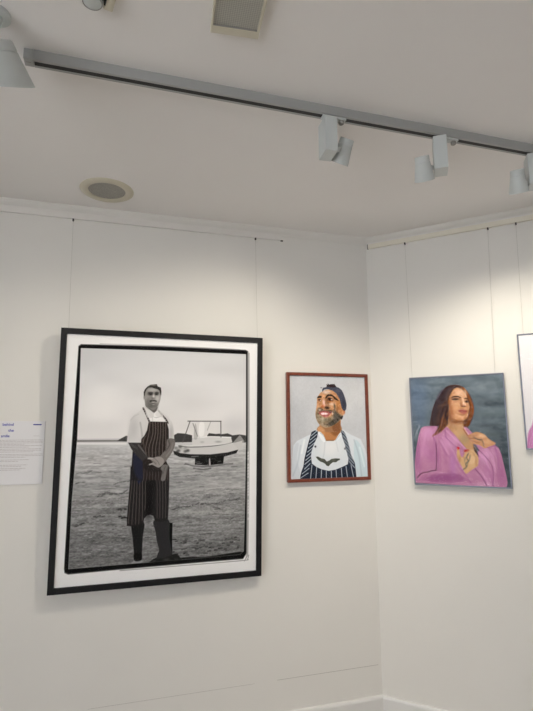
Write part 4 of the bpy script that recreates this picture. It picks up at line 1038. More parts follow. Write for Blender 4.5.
["P",[134,131,128],[375.7,271.6,375,294.3,379.5,320.6,384.7,343.1,405.5,359.9,424.3,367.2,440.7,355.8,453,331,458.9,300.5,456.7,266.2,437.5,251.4,403.8,248.3],1.8,1,1]
["B",[176,173,170],[417.5,267],[22.6,8.3],0.9,0]
["B",[190,187,184],[443,308.4],[12,18.8],0.8,0]
["B",[202,198,195],[423.3,299.2],[5.3,13.5],0.9,0]
["B",[150,147,144],[390.8,305.4],[9.8,13.5],0.7,0]
["B",[84,82,80],[410.7,346.6],[20.7,15],0.75,0]
["B",[92,90,88],[436.7,346.3],[11.3,13.2],0.6,0]
["B",[100,98,96],[397.1,327.9],[9.8,18.8],0.6,0]
["P",[48,46,45],[375,296.2,374.5,279.2,379.2,264,390.9,250.5,407.3,240.6,437.1,236.9,441.9,248.2,458.2,254,461.5,273.8,460.6,294.8,455.8,285.3,451.2,268.3,441.6,262,427.3,259.2,413.3,253.8,396.6,255.3,385.9,267.6,380.9,282.9,379.5,298],1.5,1,0]
["B",[118,114,108],[420.5,243.3],[15.8,3.4],0.9,0]
["L",[84,80,78],[382.2,267.7,392.9,254.2],2,0.8,1,2.3]
["B",[34,32,32],[407.3,286.9],[12,7.1],0.95,0]
["B",[34,32,32],[437.5,286.4],[9.4,7.1],0.95,0]
["L",[40,38,38],[395.6,280.7,408.5,277.8,419,281.4],1.5,0.8,1,2.6]
["L",[40,38,38],[430.2,280.8,439.1,277.2,448.9,281.6],1.5,0.8,1,2.6]
["B",[70,68,66],[420.6,307.9],[8.3,2.6],0.9,0]
["P",[62,60,58],[404.3,320.3,420.8,315.5,439.6,320.6,437.9,326.6,421.1,323.8,408.3,329.7],1.8,0.85,1]
["B",[172,168,164],[422,329.9],[6.8,1.9],0.8,0]
["B",[70,68,66],[422.2,335.2],[9,1.9],0.7,0]
["B",[158,154,150],[423.8,340.1],[6.8,2.3],0.8,0]
["B",[120,117,114],[376,303.7],[2.6,11.3],0.8,0]
'''  # dark blue apron patches are a window reflection painted into the print
ART_RED = '''
["G",[190,192,196],[182,185,190],-11.8,567.4,1]
["B",[200,201,203],[402.8,93.8],[74.1,127],0.5,0]
["B",[170,173,178],[40.7,286.7],[63.5,190.5],0.5,0]
["B",[175,178,182],[420,288.3],[42.3,95.2],0.4,0]
["N",4,60,60,[-10.7,-5.5,479.9,596.5],7]
["N",3,8,8,[-10.7,-5.5,479.9,596.5],8]
["P",[202,208,214],[3.6,580.3,6.6,520.3,19.4,389.1,39.6,363.8,95.4,338.7,157.8,313.3,180.8,299.9,313.3,300.6,365.2,330.7,429.4,357.9,457,416.8,472.1,491.2,475.2,596.3],2.8,1,0]
["P",[176,198,206],[393.6,362.8,439.2,416.5,468.9,575.2,409.5,583.7,384.1,468.1],4.5,0.6,1]
["P",[182,188,196],[22.5,399.3,50.3,379.3,38.1,460.6,58.5,552,9.3,560.5],4.5,0.6,1]
["L",[160,170,180],[61.2,389.7,43.2,481,14.9,550.7],4.5,0.5,1,7.4]
["L",[150,165,176],[387.7,362.7,414.3,447.7,427.9,563.4],4.5,0.6,1,6.3]
["L",[226,230,232],[83.9,359.2,66.1,430.6],4.5,0.8,1,8.5]
["L",[222,232,236],[421.7,405.6,447.5,511.6],4.5,0.6,1,8.5]
["B",[218,220,222],[241.1,402.7],[63.5,52.9],0.8,0]
["L",[180,186,192],[207.6,371,200.4,433.2,188.1,474.1],3.4,0.6,1,5.3]
["L",[184,190,196],[276.4,371.9,286.5,424.3],3.4,0.5,1,5.3]
["P",[176,122,78],[175,250.2,307.9,250.3,302.6,328.6,270.5,361.8,255.9,365.2,212.6,364.7,200,331.2,177.5,310],2,1,0]
["P",[120,78,48],[204.7,294.3,292.4,277,302.8,321.5,271.1,338.9,233.1,312.1],6.8,0.7,1]
["L",[100,62,40],[217.4,363,260.8,363.5],2.3,0.8,1,4.4]
["B",[200,146,98],[196.6,311.9],[12.4,21.3],0.6,0]
["P",[222,226,230],[167.9,313.4,180.2,316.2,199.8,336.5,212.6,364.7,198,371.5,174.9,342.4],2,1,1]
["P",[214,220,226],[300.9,321.5,315.2,332.2,288.1,358.5,270.4,365.3,275.6,354.8],2,1,1]
["L",[150,158,166],[180.1,320.5,201.7,340,212.5,366.4],1.7,0.7,1,3.6]
["L",[150,158,166],[302.6,328.6,272.4,363.6],1.7,0.7,1,3.6]
["P",[40,46,60],[128,315.8,149,306.3,166,313.4,161.5,342.2,141.8,381.2,125.9,419.9,121.6,449.9,126.4,488.7,95.7,534.8,80.1,575,52.5,574.1,62.4,533.8,75.8,501.9,82.1,462,94.1,419.3,108.1,372.1],1.7,1,0]
["P",[40,46,60],[305.3,305.5,322.7,311,335.9,330.6,346.6,366.3,357.3,401.8,365.7,446.1,387.8,490.6,392.2,534.6,396.4,585.5,356.3,584.1,348.1,533.4,344.6,489.6,349.3,467.8,338.8,428,328.4,383.7,315.7,348.2],1.7,1,0]
["P",[40,46,60],[53.4,574.1,77.2,530,110.3,496.8,129.2,490.4,152.3,507.3,185,521.9,225.6,530.8,266,525.9,309.9,511.4,349.4,495,388.6,495.9,396.4,585.5],1.7,1,0]
["L",[196,208,218],[125.7,335.8,164.2,306.4],1.7,0.9,0,4]
["L",[196,208,218],[119.6,358.3,158.1,329.1],1.7,0.9,0,4]
["L",[196,208,218],[113.6,380.8,151.9,351.7],1.7,0.9,0,4]
["L",[196,208,218],[107.5,403.2,145.8,374.3],1.7,0.9,0,4]
["L",[196,208,218],[101.5,425.5,139.6,396.7],1.7,0.9,0,4]
["L",[196,208,218],[95.5,447.7,133.5,419.1],1.7,0.9,0,4]
["L",[196,208,218],[89.5,469.8,127.5,441.4],1.7,0.9,0,4]
["L",[196,208,218],[83.6,491.9,121.4,463.7],1.7,0.9,0,4]
["L",[196,208,218],[82.1,517.4,115.2,488.4],1.7,0.85,0,4]
["L",[196,208,218],[67.8,542.4,109.1,513.9],1.7,0.85,0,4]
["L",[196,208,218],[53.5,567.3,103,539.2],1.7,0.85,0,4]
["L",[196,208,218],[312.9,312.7,349.1,350.3],1.7,0.9,0,4]
["L",[196,208,218],[318.3,336.7,354.5,374.3],1.7,0.9,0,4]
["L",[196,208,218],[323.7,360.7,359.9,398.3],1.7,0.9,0,4]
["L",[196,208,218],[329.1,384.6,365.2,422.3],1.7,0.9,0,4]
["L",[196,208,218],[334.5,408.5,370.6,446.2],1.7,0.9,0,4]
["L",[196,208,218],[339.9,432.4,376,470.1],1.7,0.9,0,4]
["L",[196,208,218],[345.2,456.3,381.3,494],1.7,0.9,0,4]
["L",[196,208,218],[350.6,480.1,386.7,517.8],1.7,0.9,0,4]
["L",[196,208,218],[126.2,497.2,120.8,537.6,115.3,577.8],1.7,0.9,0,4]
["L",[196,208,218],[154.1,510.8,150.6,544.9,147,578.9],1.7,0.9,0,4]
["L",[196,208,218],[183,524.4,181,552.2,178.9,580],1.7,0.9,0,4]
["L",[196,208,218],[211.3,531.3,210.7,556.2,210.1,581],1.7,0.9,0,4]
["L",[196,208,218],[241.8,532.1,241.6,557.1,241.5,582],1.7,0.9,0,4]
["L",[196,208,218],[270.7,527.8,271.9,555.5,273,583.1],1.7,0.9,0,4]
["L",[196,208,218],[302.9,518.2,305.3,551.3,307.7,584.2],1.7,0.9,0,4]
["L",[196,208,218],[332.3,508.5,337,547,341.6,585.4],1.7,0.9,0,4]
["L",[196,208,218],[363.8,503.2,372.2,545,380.6,586.7],1.7,0.9,0,4]
["P",[72,76,70],[149.7,452.2,163,450.8,183.6,461.6,202.5,465.4,215.5,479.6,230.9,474.7,243.6,466.4,267.7,463.4,294.7,464.9,296.5,472.8,284.7,476,271.9,484.4,252.7,483.9,238,494,226.3,505.8,214,502,205.6,491.5,192.5,484.2,176.5,478.7,162.6,468],1.7,1,0]
["B",[110,112,100],[186.2,468.5],[10.7,4.4],0.6,0]
["B",[110,112,100],[257.8,471.9],[12.4,4.4],0.6,0]
["B",[36,40,50],[149,396],[5.3,5.3],1,0]
["B",[36,40,50],[329.5,410.2],[5.3,5.3],1,0]
["P",[52,44,46],[221.8,65.6,226.8,52.6,223.7,45.8,234.8,48.1,232.2,41.3,244.1,48,250.3,44.4,261.8,48.5,273.7,42.2,275.9,48.2,285.1,55.8,282.2,73.2,228.5,74.1],1.7,1,0]
["B",[92,92,104],[191.7,66.1],[5.9,3.4],0.7,0]
["P",[150,110,80],[271.1,223.3,318,214.6,302.6,261.5,305.8,312.8,167.9,311.9,175.3,282.3,218.5,290.8,265.1,274.1],3.4,0.9,1]
["P",[200,150,106],[166.1,290.6,186.6,286.5,208.9,312.2,167.9,311.9],4.5,0.8,1]
["P",[110,70,44],[255.6,282.6,298.2,253,304.1,291.2,301.1,312.8,264,312.5],5.6,0.6,1]
["P",[190,142,104],[193.5,89.6,177,107,165.2,124.1,163.2,151.7,158.9,181.4,153.7,210.9,155.9,236.1,166.7,261.3,186.7,282.3,218.5,292.9,255.6,282.6,293.4,257.3,317.5,231.7,332.5,201.8,324,171.8,311.2,128.9,279.4,90.5,237.8,76.1],2.3,1,1]
["C"]
["B",[206,190,178],[221.2,91.4],[25.4,11],0.85,0]
["B",[214,160,116],[195.2,113.1],[16.9,12.7],0.5,0]
["B",[178,124,78],[296,167.7],[16.9,29.6],0.9,0]
["B",[196,140,90],[291.9,146.3],[10.2,12.7],0.8,0]
["P",[118,112,96],[158.5,198.2,168.3,189.8,174.7,210.8,201.6,231.9,243,231.8,266.8,210.5,272,189.2,294.6,214.7,317.8,223.2,300.5,253,264.9,278.4,227.7,293,186.7,283.1,164.4,261.3,154.2,231.9],7.9,0.72,1]
["P",[66,64,62],[268.3,189.2,276.4,197.7,303.9,219,315.3,227.5,298.1,255.1,265,276.3,232.5,282.5,242.3,261.4,261.3,240.3],9,0.75,1]
["B",[90,88,80],[246.8,265.7],[21.2,12.7],0.6,0]
["B",[176,170,148],[194.4,248.7],[14.4,16.9],0.75,0]
["B",[190,170,150],[196.1,273.9],[19.5,6.8],0.6,0]
["B",[140,132,112],[165.1,231.9],[9.3,21.2],0.6,0]
["P",[96,86,74],[168.5,181.3,189.1,179.1,207.2,191.7,244.1,191.5,267,202,257.5,210.6,236.9,202.1,207,200.1,181.7,203.2,170.4,198.2],3.9,0.8,1]
["N",14,12,10,[159.4,75.2,329.8,291.3],21]
["N",10,5,5,[157.3,172.9,315.7,291.3],22]
["B",[222,190,182],[205.8,151.3],[7.6,18.6],0.9,0]
["B",[186,108,72],[199.4,171.8],[10.2,9.3],0.85,0]
["B",[214,170,160],[214.8,164],[7.6,5.1],0.6,0]
["B",[40,26,24],[225,180.1],[16.1,8.5],0.98,0]
["B",[150,80,50],[189.2,176.9],[5.1,5.1],0.6,0]
["P",[44,34,30],[163.8,125.4,167.6,116,181.5,112.4,192.9,113.1,190.4,122.6,175.7,125.3],2.3,0.95,1]
["P",[48,36,32],[215.3,122.3,226.8,106.7,242.7,102.2,260.3,106.3,280.9,121.5,299.1,139.8,273.6,131.4,260,116.6,236.8,114.3,220.3,127.7],2.3,0.95,1]
["B",[110,66,40],[180,137.1],[11,7.6],0.9,0]
["B",[48,32,28],[176.4,134.6],[5.1,3.8],0.9,0]
["B",[214,200,196],[185.4,139.6],[3.8,2.5],0.9,0]
["B",[90,50,30],[243.3,133.9],[23.7,11],0.95,0]
["B",[34,24,24],[240.2,127.5],[11,6.8],0.98,0]
["B",[214,206,206],[254,132.9],[4.7,3],0.95,0]
["B",[190,120,70],[241.6,145],[15.2,3.4],0.7,0]
["B",[200,176,160],[254.2,159.4],[16.9,7.6],0.75,0]
["B",[84,56,44],[231.1,155.4],[6.8,12.7],0.5,0]
["B",[70,70,62],[272.5,172.1],[6.8,12.7],0.7,0]
["B",[196,176,160],[179.7,191.8],[9.3,5.9],0.8,0]
["P",[160,92,88],[173.8,210.8,184,201.5,211.6,198,240.1,203,254,201.2,241.1,219.1,226.9,231.8,208.5,232.7,192.6,225.5],2.3,0.95,1]
["L",[120,50,58],[173.8,209.1,188.6,202.3,213.9,200.5,240.1,204.7,253.1,202.1],2.3,0.8,1,2.5]
["P",[232,212,214],[186.6,210.8,197.6,207,213.7,207.7,228.8,211.5,224,217.9,210.2,219.2,196.4,220.5,189.2,216.7],2.8,0.95,1]
["L",[200,120,130],[206.8,205.7,209.2,221.7],1.7,0.5,0,1.7]
["L",[200,120,130],[195.4,206.5,197.3,221.3],1.7,0.4,0,1.7]
["B",[60,50,60],[242.8,205.5],[5.1,4.2],0.8,0]
["B",[196,128,130],[217.8,226.8],[10.2,3.4],0.7,0]
["B",[230,224,222],[257.5,210.6],[2.5,10.2],0.6,0]
["L",[70,56,48],[257.8,197.8,268.3,189.2,272.5,172.1,269.2,157.2],4.5,0.6,1,3]
["L",[84,70,58],[170.7,185.5,167.7,198.2,170.9,215.1],4.5,0.6,1,2.5]
["L",[60,44,38],[220,138.4,218.2,155.5,222.5,168.2],4.5,0.5,1,2.5]
["B",[160,104,66],[304.7,189],[11,21.2],0.6,0]
["B",[120,84,60],[286,189.1],[9.3,16.9],0.5,0]
["B",[98,94,80],[219.6,248.7],[21.2,9.3],0.5,0]
["B",[88,84,74],[280.4,223.3],[16.9,14.4],0.6,0]
["B",[196,186,164],[195.9,242.4],[6.8,8.5],0.6,0]
["B",[70,62,56],[228.1,274],[25.4,5.9],0.5,0]
["L",[215,190,170],[195.6,96,221.3,87.1,251.4,88.8],4.5,0.5,1,2.1]
["B",[150,104,70],[274.4,101.3],[16.9,5.9],0.5,0]
["B",[100,66,46],[190.4,122.6],[4.2,5.9],0.5,0]
["N",16,9,9,[154.7,79.6,334.5,291.4],31]
["U"]
["B",[176,110,76],[330.6,201.8],[5.9,14.4],0.95,0]
["P",[44,40,44],[305.7,236,322.5,223.2,320.2,236,312.4,247.1],2.3,0.9,1]
["P",[70,72,86],[196,78.9,203.3,65.9,221.9,62.2,242.9,60.1,275.7,56.9,301.3,64.2,319.7,79.1,330.9,100.5,341.7,132.8,347,163,343.4,186.7,335.5,197.5,323.4,193.2,316.2,180.4,309.5,154.7,304.1,128.9,283.9,96.9,261,81.3,230.9,73.2,209.9,76.5,198.1,89.6],1.7,1,0]
["B",[50,52,64],[329.1,158.8],[10.2,25.4],0.8,0]
["B",[98,100,112],[293.7,81.6],[16.9,11],0.5,0]
["L",[110,112,122],[261,77.8,288.6,99,306.5,128.9],2.3,0.5,1,1.7]
["P",[52,40,42],[240.6,56.7,250.2,46.1,271.3,44.8,280.4,56.8,275.5,62.1,247.4,63.4],2.3,0.9,1]
'''
ART_SILVER = '''
["G",[104,116,128],[80,90,98],-0.1,561.2,1]
["B",[92,110,138],[36.6,96.9],[57.5,115],0.7,0]
["B",[84,100,124],[41.3,228.8],[34.5,57.5],0.6,0]
["B",[106,116,124],[406,54.4],[80.5,46],0.6,0]
["B",[72,82,90],[410.2,145.1],[80.5,27.6],0.7,0]
["B",[104,116,122],[396,201],[80.5,25.3],0.6,0]
["B",[70,80,88],[401.8,268.2],[69,23],0.6,0]
["B",[96,106,110],[409.1,312.6],[57.5,16.1],0.6,0]
["B",[60,68,76],[450.7,443.8],[23,103.5],0.7,0]
["L",[104,114,124],[303.6,-8.6,307,107.3],8,0.4,1,16.1]
["N",13,60,22,[-4.6,-26.8,480.9,577],11]
["N",8,16,9,[-4.6,-26.8,480.9,577],12]
["L",[196,206,222],[37.1,262,13.3,311.7],2.7,0.6,1,4.6]
["P",[78,56,52],[228.9,43.5,194.9,51.2,165.2,75.9,140,118.6,123.5,165.4,107.1,212.2,92.2,253.2,99.3,269.7,131.3,267.7,152,300.4,187.3,271.7,285.8,269.2,304.6,244.4,320.3,199.3,321.9,142.3,307.4,101.6,287.7,69.6,261.7,49.7],2.7,1,1]
["P",[190,146,108],[192.1,190.6,279.6,198.4,268,243.9,269.7,269.1,293.1,323.6,311.5,368.6,329.3,418.6,313.1,424.4,268,380.2,223.1,317.9,176.1,271.6,185.2,231.1],2.7,1,0]
["P",[150,98,68],[197.3,196.5,273.1,215.4,266.2,238.2,228.2,234.1,198.9,225.6],5.3,0.8,1]
["B",[210,170,130],[240.5,300.8],[23,29.9],0.7,0]
["B",[206,166,128],[216,254.7],[9.2,25.3],0.6,0]
["L",[150,104,76],[249.9,237.9,250,289.4],4.3,0.5,1,4.6]
["B",[150,140,112],[265.5,335],[25.3,25.3],0.5,0]
["P",[182,124,160],[-12.3,572.7,-4.4,511.9,0.4,465,11.2,394.4,26.8,323.5,43.4,276.3,62.6,265.8,131.5,264.2,139.5,282.9,170.3,275,181.9,268.2,223.1,317.9,268,380.2,313.1,424.4,336.2,392.9,317.5,357.3,292.9,325.9,278.8,295.3,266.4,269,285.4,276,315.1,312.4,339.3,346,407.7,362.3,429.9,380.8,440.5,416.8,447.1,465.5,455.3,519.2,458.6,556.6,451,579.4],2.1,1,0]
["C"]
["B",[208,148,194],[71.6,311.8],[41.4,34.5],0.8,0]
["B",[206,150,196],[95.6,294.3],[29.9,16.1],0.6,0]
["B",[196,132,182],[55.5,393.9],[34.5,46],0.6,0]
["B",[158,96,146],[18.7,429.5],[13.8,92],0.7,0]
["B",[166,100,150],[88,428.3],[23,34.5],0.5,0]
["B",[204,146,192],[171.6,346.6],[29.9,46],0.7,0]
["B",[206,150,194],[210.4,346.5],[23,34.5],0.6,0]
["B",[158,92,142],[122,427.7],[16.1,69],0.4,0]
["B",[150,84,134],[160.1,540.8],[69,16.1],0.7,0]
["B",[150,84,132],[81.1,549.4],[69,16.1],0.6,0]
["B",[208,152,196],[360.2,423.6],[29.9,41.4],0.8,0]
["B",[204,146,190],[413.2,400.8],[20.7,27.6],0.7,0]
["B",[160,92,140],[434.5,530.7],[20.7,46],0.6,0]
["B",[196,134,182],[369.1,522.2],[34.5,46],0.6,0]
["B",[214,170,200],[350.6,566.6],[69,9.2],0.5,0]
["B",[176,116,178],[199.4,471.7],[18.4,69],0.6,0]
["N",4,30,26,[4.4,258.1,461.1,577.9],41]
["N",4,14,14,[4.4,258.1,461.1,577.9],42]
["L",[212,158,198],[68.1,270.6,58.1,347,36.2,429.2],6.4,0.5,1,8.1]
["L",[168,104,150],[108,276.8,109.7,346.8,97.8,416.6],6.4,0.5,1,8.1]
["L",[164,100,148],[36.8,311.7,20,406,11.5,476.4],6.4,0.5,1,6.9]
["L",[166,102,148],[140.1,312,158.4,381.2,164.8,461.2],6.4,0.5,1,8.1]
["L",[210,156,198],[182.1,358.1,216.4,426.1,229.3,482.2],6.4,0.5,1,6.9]
["L",[212,160,200],[353.5,368.3,391.2,423.1,406.4,499.2],6.4,0.5,1,8.1]
["L",[166,102,148],[414.7,378.8,430.5,444.2,436.5,530.6],6.4,0.5,1,9.2]
["L",[164,100,146],[367.6,467.5,383.8,532.6,391,575.7],6.4,0.5,1,8.1]
["L",[206,150,192],[13.7,523,72,509.5,139.5,513.1],6.4,0.5,1,6.9]
["L",[162,98,146],[173.2,506.4,226.5,527.2,278,558.6],6.4,0.5,1,8.1]
["U"]
["L",[92,48,82],[119.5,359.6,118.6,417,116.1,459.1,111.5,498.1],2.7,0.85,1,4.2]
["L",[150,88,138],[107.2,326.3,115.9,350.6,118.3,380.8],3.2,0.7,1,4.8]
["L",[70,40,60],[113.2,499.9,95.1,506.4,89.3,504.2,68,513.2,44,515.2,25.2,527.9,9.6,546.6],2.7,0.9,1,4.8]
["L",[214,150,180],[43.8,518.2,27.7,536.9,14.8,552.5],2.7,0.7,1,3.6]
["L",[120,64,104],[22.6,518.9,37.3,527.5],2.7,0.7,1,3]
["L",[136,74,124],[167.6,320.3,189.4,344.3,216.5,371,238.2,388.6],2.1,0.75,1,2.4]
["L",[222,170,214],[178.1,290.2,207.9,323.3,240.2,356,271.8,391.1],3.2,0.75,1,4.8]
["L",[140,78,128],[130.5,332.3,152.4,380.5,173,425.1],2.7,0.6,1,2.4]
["L",[218,164,208],[142.8,344.4,164,380.4,182.2,416],3.7,0.6,1,6]
["L",[130,70,120],[169.8,284.1,173.4,320.3,173.9,332.3],2.1,0.6,1,2.4]
["L",[132,72,122],[219.8,456.7,237.4,491.5,263.2,525.7,283.2,559.6],2.7,0.7,1,3]
["L",[222,172,212],[232.8,474.1,258.8,508.4],2.7,0.6,1,4.2]
["L",[150,92,140],[120.9,416.9,124.4,458.9],4.8,0.5,1,3.6]
["P",[140,76,128],[85,528.9,167.5,517.2,229.9,521,244.6,555.4,88.9,564.6],6.4,0.5,1]
["L",[232,180,200],[266,273.2,286.9,308.7,308,356.4],2.1,0.8,1,3.9]
["L",[120,40,60],[264.2,282.9,283.3,318.2,294.2,337.4],2.1,0.8,1,3.3]
["L",[120,62,106],[307.8,359.6,335.3,394.1,368.2,431.2,391.4,474.1,394.2,517.1,388.5,575.6],2.1,0.8,1,2.6]
["L",[216,160,206],[329,400.5,361.5,443.7,376.1,486.8],3.7,0.7,1,5.9]
["L",[100,50,92],[305.5,485.7,327.5,513.2,346,543.5,358.8,570.8],2.1,0.85,1,3.3]
["L",[222,174,212],[337.1,500.4,360.6,543,376,573.1],3.2,0.6,1,4.6]
["P",[40,30,40],[307.6,362.8,315.1,384.9,327.2,409.9,328.5,425.6,320.6,419.5,310.3,394.4],2.7,0.8,1]
["L",[150,86,140],[410,371.4,420.8,424,422.2,485.5],4.8,0.6,1,3.9]
["L",[140,80,130],[356.9,381.3,389.4,376,416.7,359],2.7,0.5,1,3.9]
["L",[214,158,204],[371.1,387.4,397.7,424.4,405,486],4.8,0.6,1,5.2]
["P",[60,44,46],[210.4,49.5,188.1,55.1,162.6,71.9,143.8,96.9,132.4,122.2,118.2,152.6,106.2,188.3,96.4,229.1,92,262.3,131.6,265.3,134.4,300.8,154.6,290.8,175.6,265.8,189.8,230.7,201.6,195.6,199.5,149.9,205.1,114.6,221.7,79.6,241.2,60.1,260.3,62,241.7,52.5],2.1,1,0]
["L",[100,68,54],[222,59.2,198.3,88.8,188.9,124.2,167.6,154.1,145.2,199.4,132.4,250.1],3.7,0.8,1,6]
["L",[150,100,66],[226.3,67.1,207.1,104.5,195,144.7,178.3,179.8,163.7,220.1,145.4,280.6],3.7,0.8,1,4.5]
["L",[50,44,54],[167.2,77.3,145.1,117.5,127.3,168.3,108.8,229.3],3.7,0.8,1,8]
["L",[60,48,54],[192.3,68.1,165.4,108,153.1,148.5,155.4,194.5,138,240],3.7,0.8,1,6]
["L",[130,88,60],[208.6,119.8,182.5,149.4,162.7,153.9,142.7,158.5],3.7,0.8,1,3.5]
["L",[176,112,64],[189.5,195.3,172.8,230.4,163.7,260.6,149.4,295.8],3.7,0.8,1,4.5]
["L",[56,44,50],[187.7,144.5,174.9,195,182.5,230.6,183.3,258.3],3.7,0.8,1,6]
["L",[96,72,70],[117.9,157.7,107.8,203.7,97.7,249.6],3.7,0.8,1,4]
["L",[104,100,120],[177.9,62.3,151.5,92,137.4,122.4],3.7,0.8,1,6]
["P",[110,64,38],[258.4,53.3,277.1,59.2,292.2,82.6,304,118.2,318.4,148.6,323.1,183.5,315.3,217.9,300.4,247.3,284.7,274.3,268.8,266.7,265,251.8,278,232.1,293.6,207.6,302.9,173,299,138,290.9,102.6,273.8,74.2],2.1,1,0]
["L",[182,106,52],[279.2,64.4,296.3,92.8,308.1,128.3,318.5,168.5,316.3,203.1],2.7,0.8,1,5]
["L",[70,44,38],[299.9,182.9,290.3,222.4,274.4,251.9],3.2,0.8,1,5]
["L",[150,90,56],[308.2,163.2,305.3,207.8,291.4,242.3],2.7,0.7,1,3]
["P",[200,146,108],[227.1,70.7,215.3,89.5,205.1,114.6,199.3,144.9,197.2,180.3,199.6,205.6,212.7,227,235.1,237.4,258.8,237.8,278.1,231.1,290.8,215,297.7,187.8,302.4,165.5,298.5,145.5,296.2,122.9,288.7,100,275.9,79.4,260.1,64,241.2,61.1],1.9,1,1]
["B",[226,186,158],[258.6,88.7],[25,18],0.9,0]
["B",[212,160,122],[230.5,155.9],[23,20],0.7,0]
["B",[160,102,66],[205.3,190.6],[13,35],0.8,0]
["B",[214,164,126],[245.9,216.6],[25,13],0.6,0]
["B",[224,180,150],[276.5,144.8],[6,18],0.9,0]
["B",[176,116,80],[204.1,129.8],[6,25],0.7,0]
["B",[188,130,90],[230.7,231.3],[25,6],0.7,0]
["B",[206,154,116],[292.9,182.7],[5,20],0.7,0]
["P",[62,40,36],[211.8,115.8,220,107.5,238.5,104.6,254.9,109.3,261.7,115.6,242.8,112.4,223.5,113.2],1.9,0.95,1]
["P",[64,42,36],[279.4,120.3,286.2,117.5,294.5,119.8,296,125.9,287.3,123.1],1.9,0.9,1]
["B",[54,36,36],[232.6,122.1],[17,5],0.95,0]
["B",[150,150,150],[227.7,124],[4,2],0.7,0]
["L",[46,30,30],[216.2,123.1,230.4,118,249.3,123.2],1.6,0.8,1,2.5]
["B",[60,44,42],[291.6,136.7],[10,6],0.9,0]
["B",[200,150,120],[236.7,133.4],[15,4],0.6,0]
["B",[120,70,50],[272.1,161.2],[12,4.5],0.85,0]
["B",[150,100,76],[261.8,151.8],[4.5,10],0.5,0]
["B",[232,196,170],[281.2,152.4],[3.5,6],0.8,0]
["P",[176,98,90],[243.9,186.5,257.7,179.8,269.6,178.1,278.9,181.4,286.6,185.5,287,193.5,277.6,201.3,263.5,200,252.1,192.7],1.9,0.95,1]
["L",[110,52,52],[246.7,187.6,266.6,189,285.3,191.5],1.6,0.85,1,2]
["B",[206,134,122],[273.2,196.2],[10,3],0.7,0]
["B",[150,96,70],[263.1,206.9],[12,3],0.6,0]
["P",[168,112,78],[199.7,203.1,216.5,228.6,239.8,237.5,264.4,238.9,265.5,251.8,243.4,256.5,210.3,251.1,194.7,230.8],4.3,0.75,1]
["L",[44,28,28],[215.8,112.9,226.2,108.2,243.1,107.9,259.4,114.5],2.1,0.9,1,4]
["L",[50,32,30],[280.3,121.3,288.9,119.1,296.2,122.9],1.9,0.9,1,3]
["L",[36,24,26],[219,124.2,230.4,119.5,247.8,124.2],2.1,0.9,1,3]
["B",[34,24,26],[237.4,122.8],[6,3.5],0.9,0]
["B",[40,28,28],[289.8,135.7],[6,4.5],0.9,0]
["L",[150,96,72],[221.5,130.4,234.3,133.8,247.4,131.2],2.1,0.6,1,2]
["L",[140,88,66],[262.3,121.7,260.2,139.2,257.5,151.7,263.6,160.9],3.2,0.7,1,2.5]
["L",[104,56,44],[263.6,160.9,272.8,165.2,282.5,161.5],1.9,0.9,1,2.5]
["B",[236,204,180],[273.5,139.7],[3,13],0.7,0]
["B",[236,200,174],[286.9,92.4],[5,18],0.6,0]
["L",[126,54,54],[245.9,185.5,258.5,181.8,269.4,182.1,285.6,186.5],2.1,0.8,1,2.5]
["L",[150,84,76],[251.6,200.7,265.6,204,278.9,202.3],2.1,0.6,1,2]
["B",[146,92,62],[205.2,160.3],[7,45],0.6,0]
["B",[170,116,82],[213.4,216],[13,12],0.6,0]
["B",[160,104,72],[283.2,224.8],[12,6],0.5,0]
["B",[222,178,146],[235.8,148.5],[15,8],0.6,0]
["L",[126,78,54],[264.4,238.9,265.1,256.8,265.5,281.6],3.2,0.6,1,3]
["L",[112,70,50],[202.1,195.6,196.1,230.8,188.3,255.8],3.2,0.7,1,3]
["L",[52,42,50],[212.3,58.8,186.8,78.1,165.4,108,148.5,143.3],5.3,0.6,1,6]
["L",[108,104,124],[209.6,63.8,193.2,93.7,184,124],5.3,0.5,1,4.5]
["L",[48,38,46],[194.7,149.8,185.3,185.1,178.3,220.4,181.3,250.7],4.3,0.7,1,6]
["L",[44,36,44],[134,137.7,116.1,188.5,103.3,239.5],4.8,0.6,1,5]
["L",[150,92,56],[172.2,200,158.2,230.2,149.1,260.4,155.2,280.7],2.7,0.7,1,2.5]
["L",[164,104,62],[215.3,89.5,203.1,114.5,194.5,144.7],2.7,0.7,1,2.5]
["P",[128,82,56],[197.3,195.5,207.4,219.9,230.5,233.3,264.4,237.9,264.8,247.8,243.7,251.5,220,249.2,201.3,240.9,193.5,225.7],5.3,0.7,1]
["B",[150,104,74],[205.2,256],[12,30],0.6,0]
["B",[206,160,122],[242.5,271.4],[10,20],0.6,0]
["L",[112,74,54],[217.7,256.2,227.6,281.3,240.8,297.8],4.3,0.4,1,3]
["B",[234,198,168],[271.7,122],[6,17],0.6,0]
["B",[232,192,160],[254.3,81],[17,9],0.5,0]
["B",[170,112,76],[212.7,180.7],[9,30],0.5,0]
["B",[226,180,146],[256.2,217.8],[13,5],0.6,0]
["B",[140,84,58],[293.3,197.6],[3,20],0.5,0]
["N",14,6,6,[104.6,38.2,320.4,296.7],33]
["L",[140,84,52],[158.7,224.9,152.1,259.7,129.8,294.5,103.3,318.9],2.7,0.85,1,5.8]
["L",[110,66,46],[167.3,230.8,160.6,268,146.7,294.6,117.4,311.9],2.7,0.85,1,5.8]
["L",[84,54,46],[144.8,230.5,140.4,267.8,120.4,300.3],2.7,0.85,1,5.8]
["L",[158,98,58],[178.2,236.8,174.6,260,161.9,284.2],2.7,0.85,1,4.6]
["P",[198,146,110],[284,317,302.2,306.8,326.8,298,347.4,301.9,367.3,313.3,389.1,337.2,416.9,355.8,402.8,367.1,383.8,373.5,360.9,382.5,340,367.6,319.5,362.7,300.8,356.5,290.7,345,300.2,337.4,290.4,329.7],2.1,1,1]
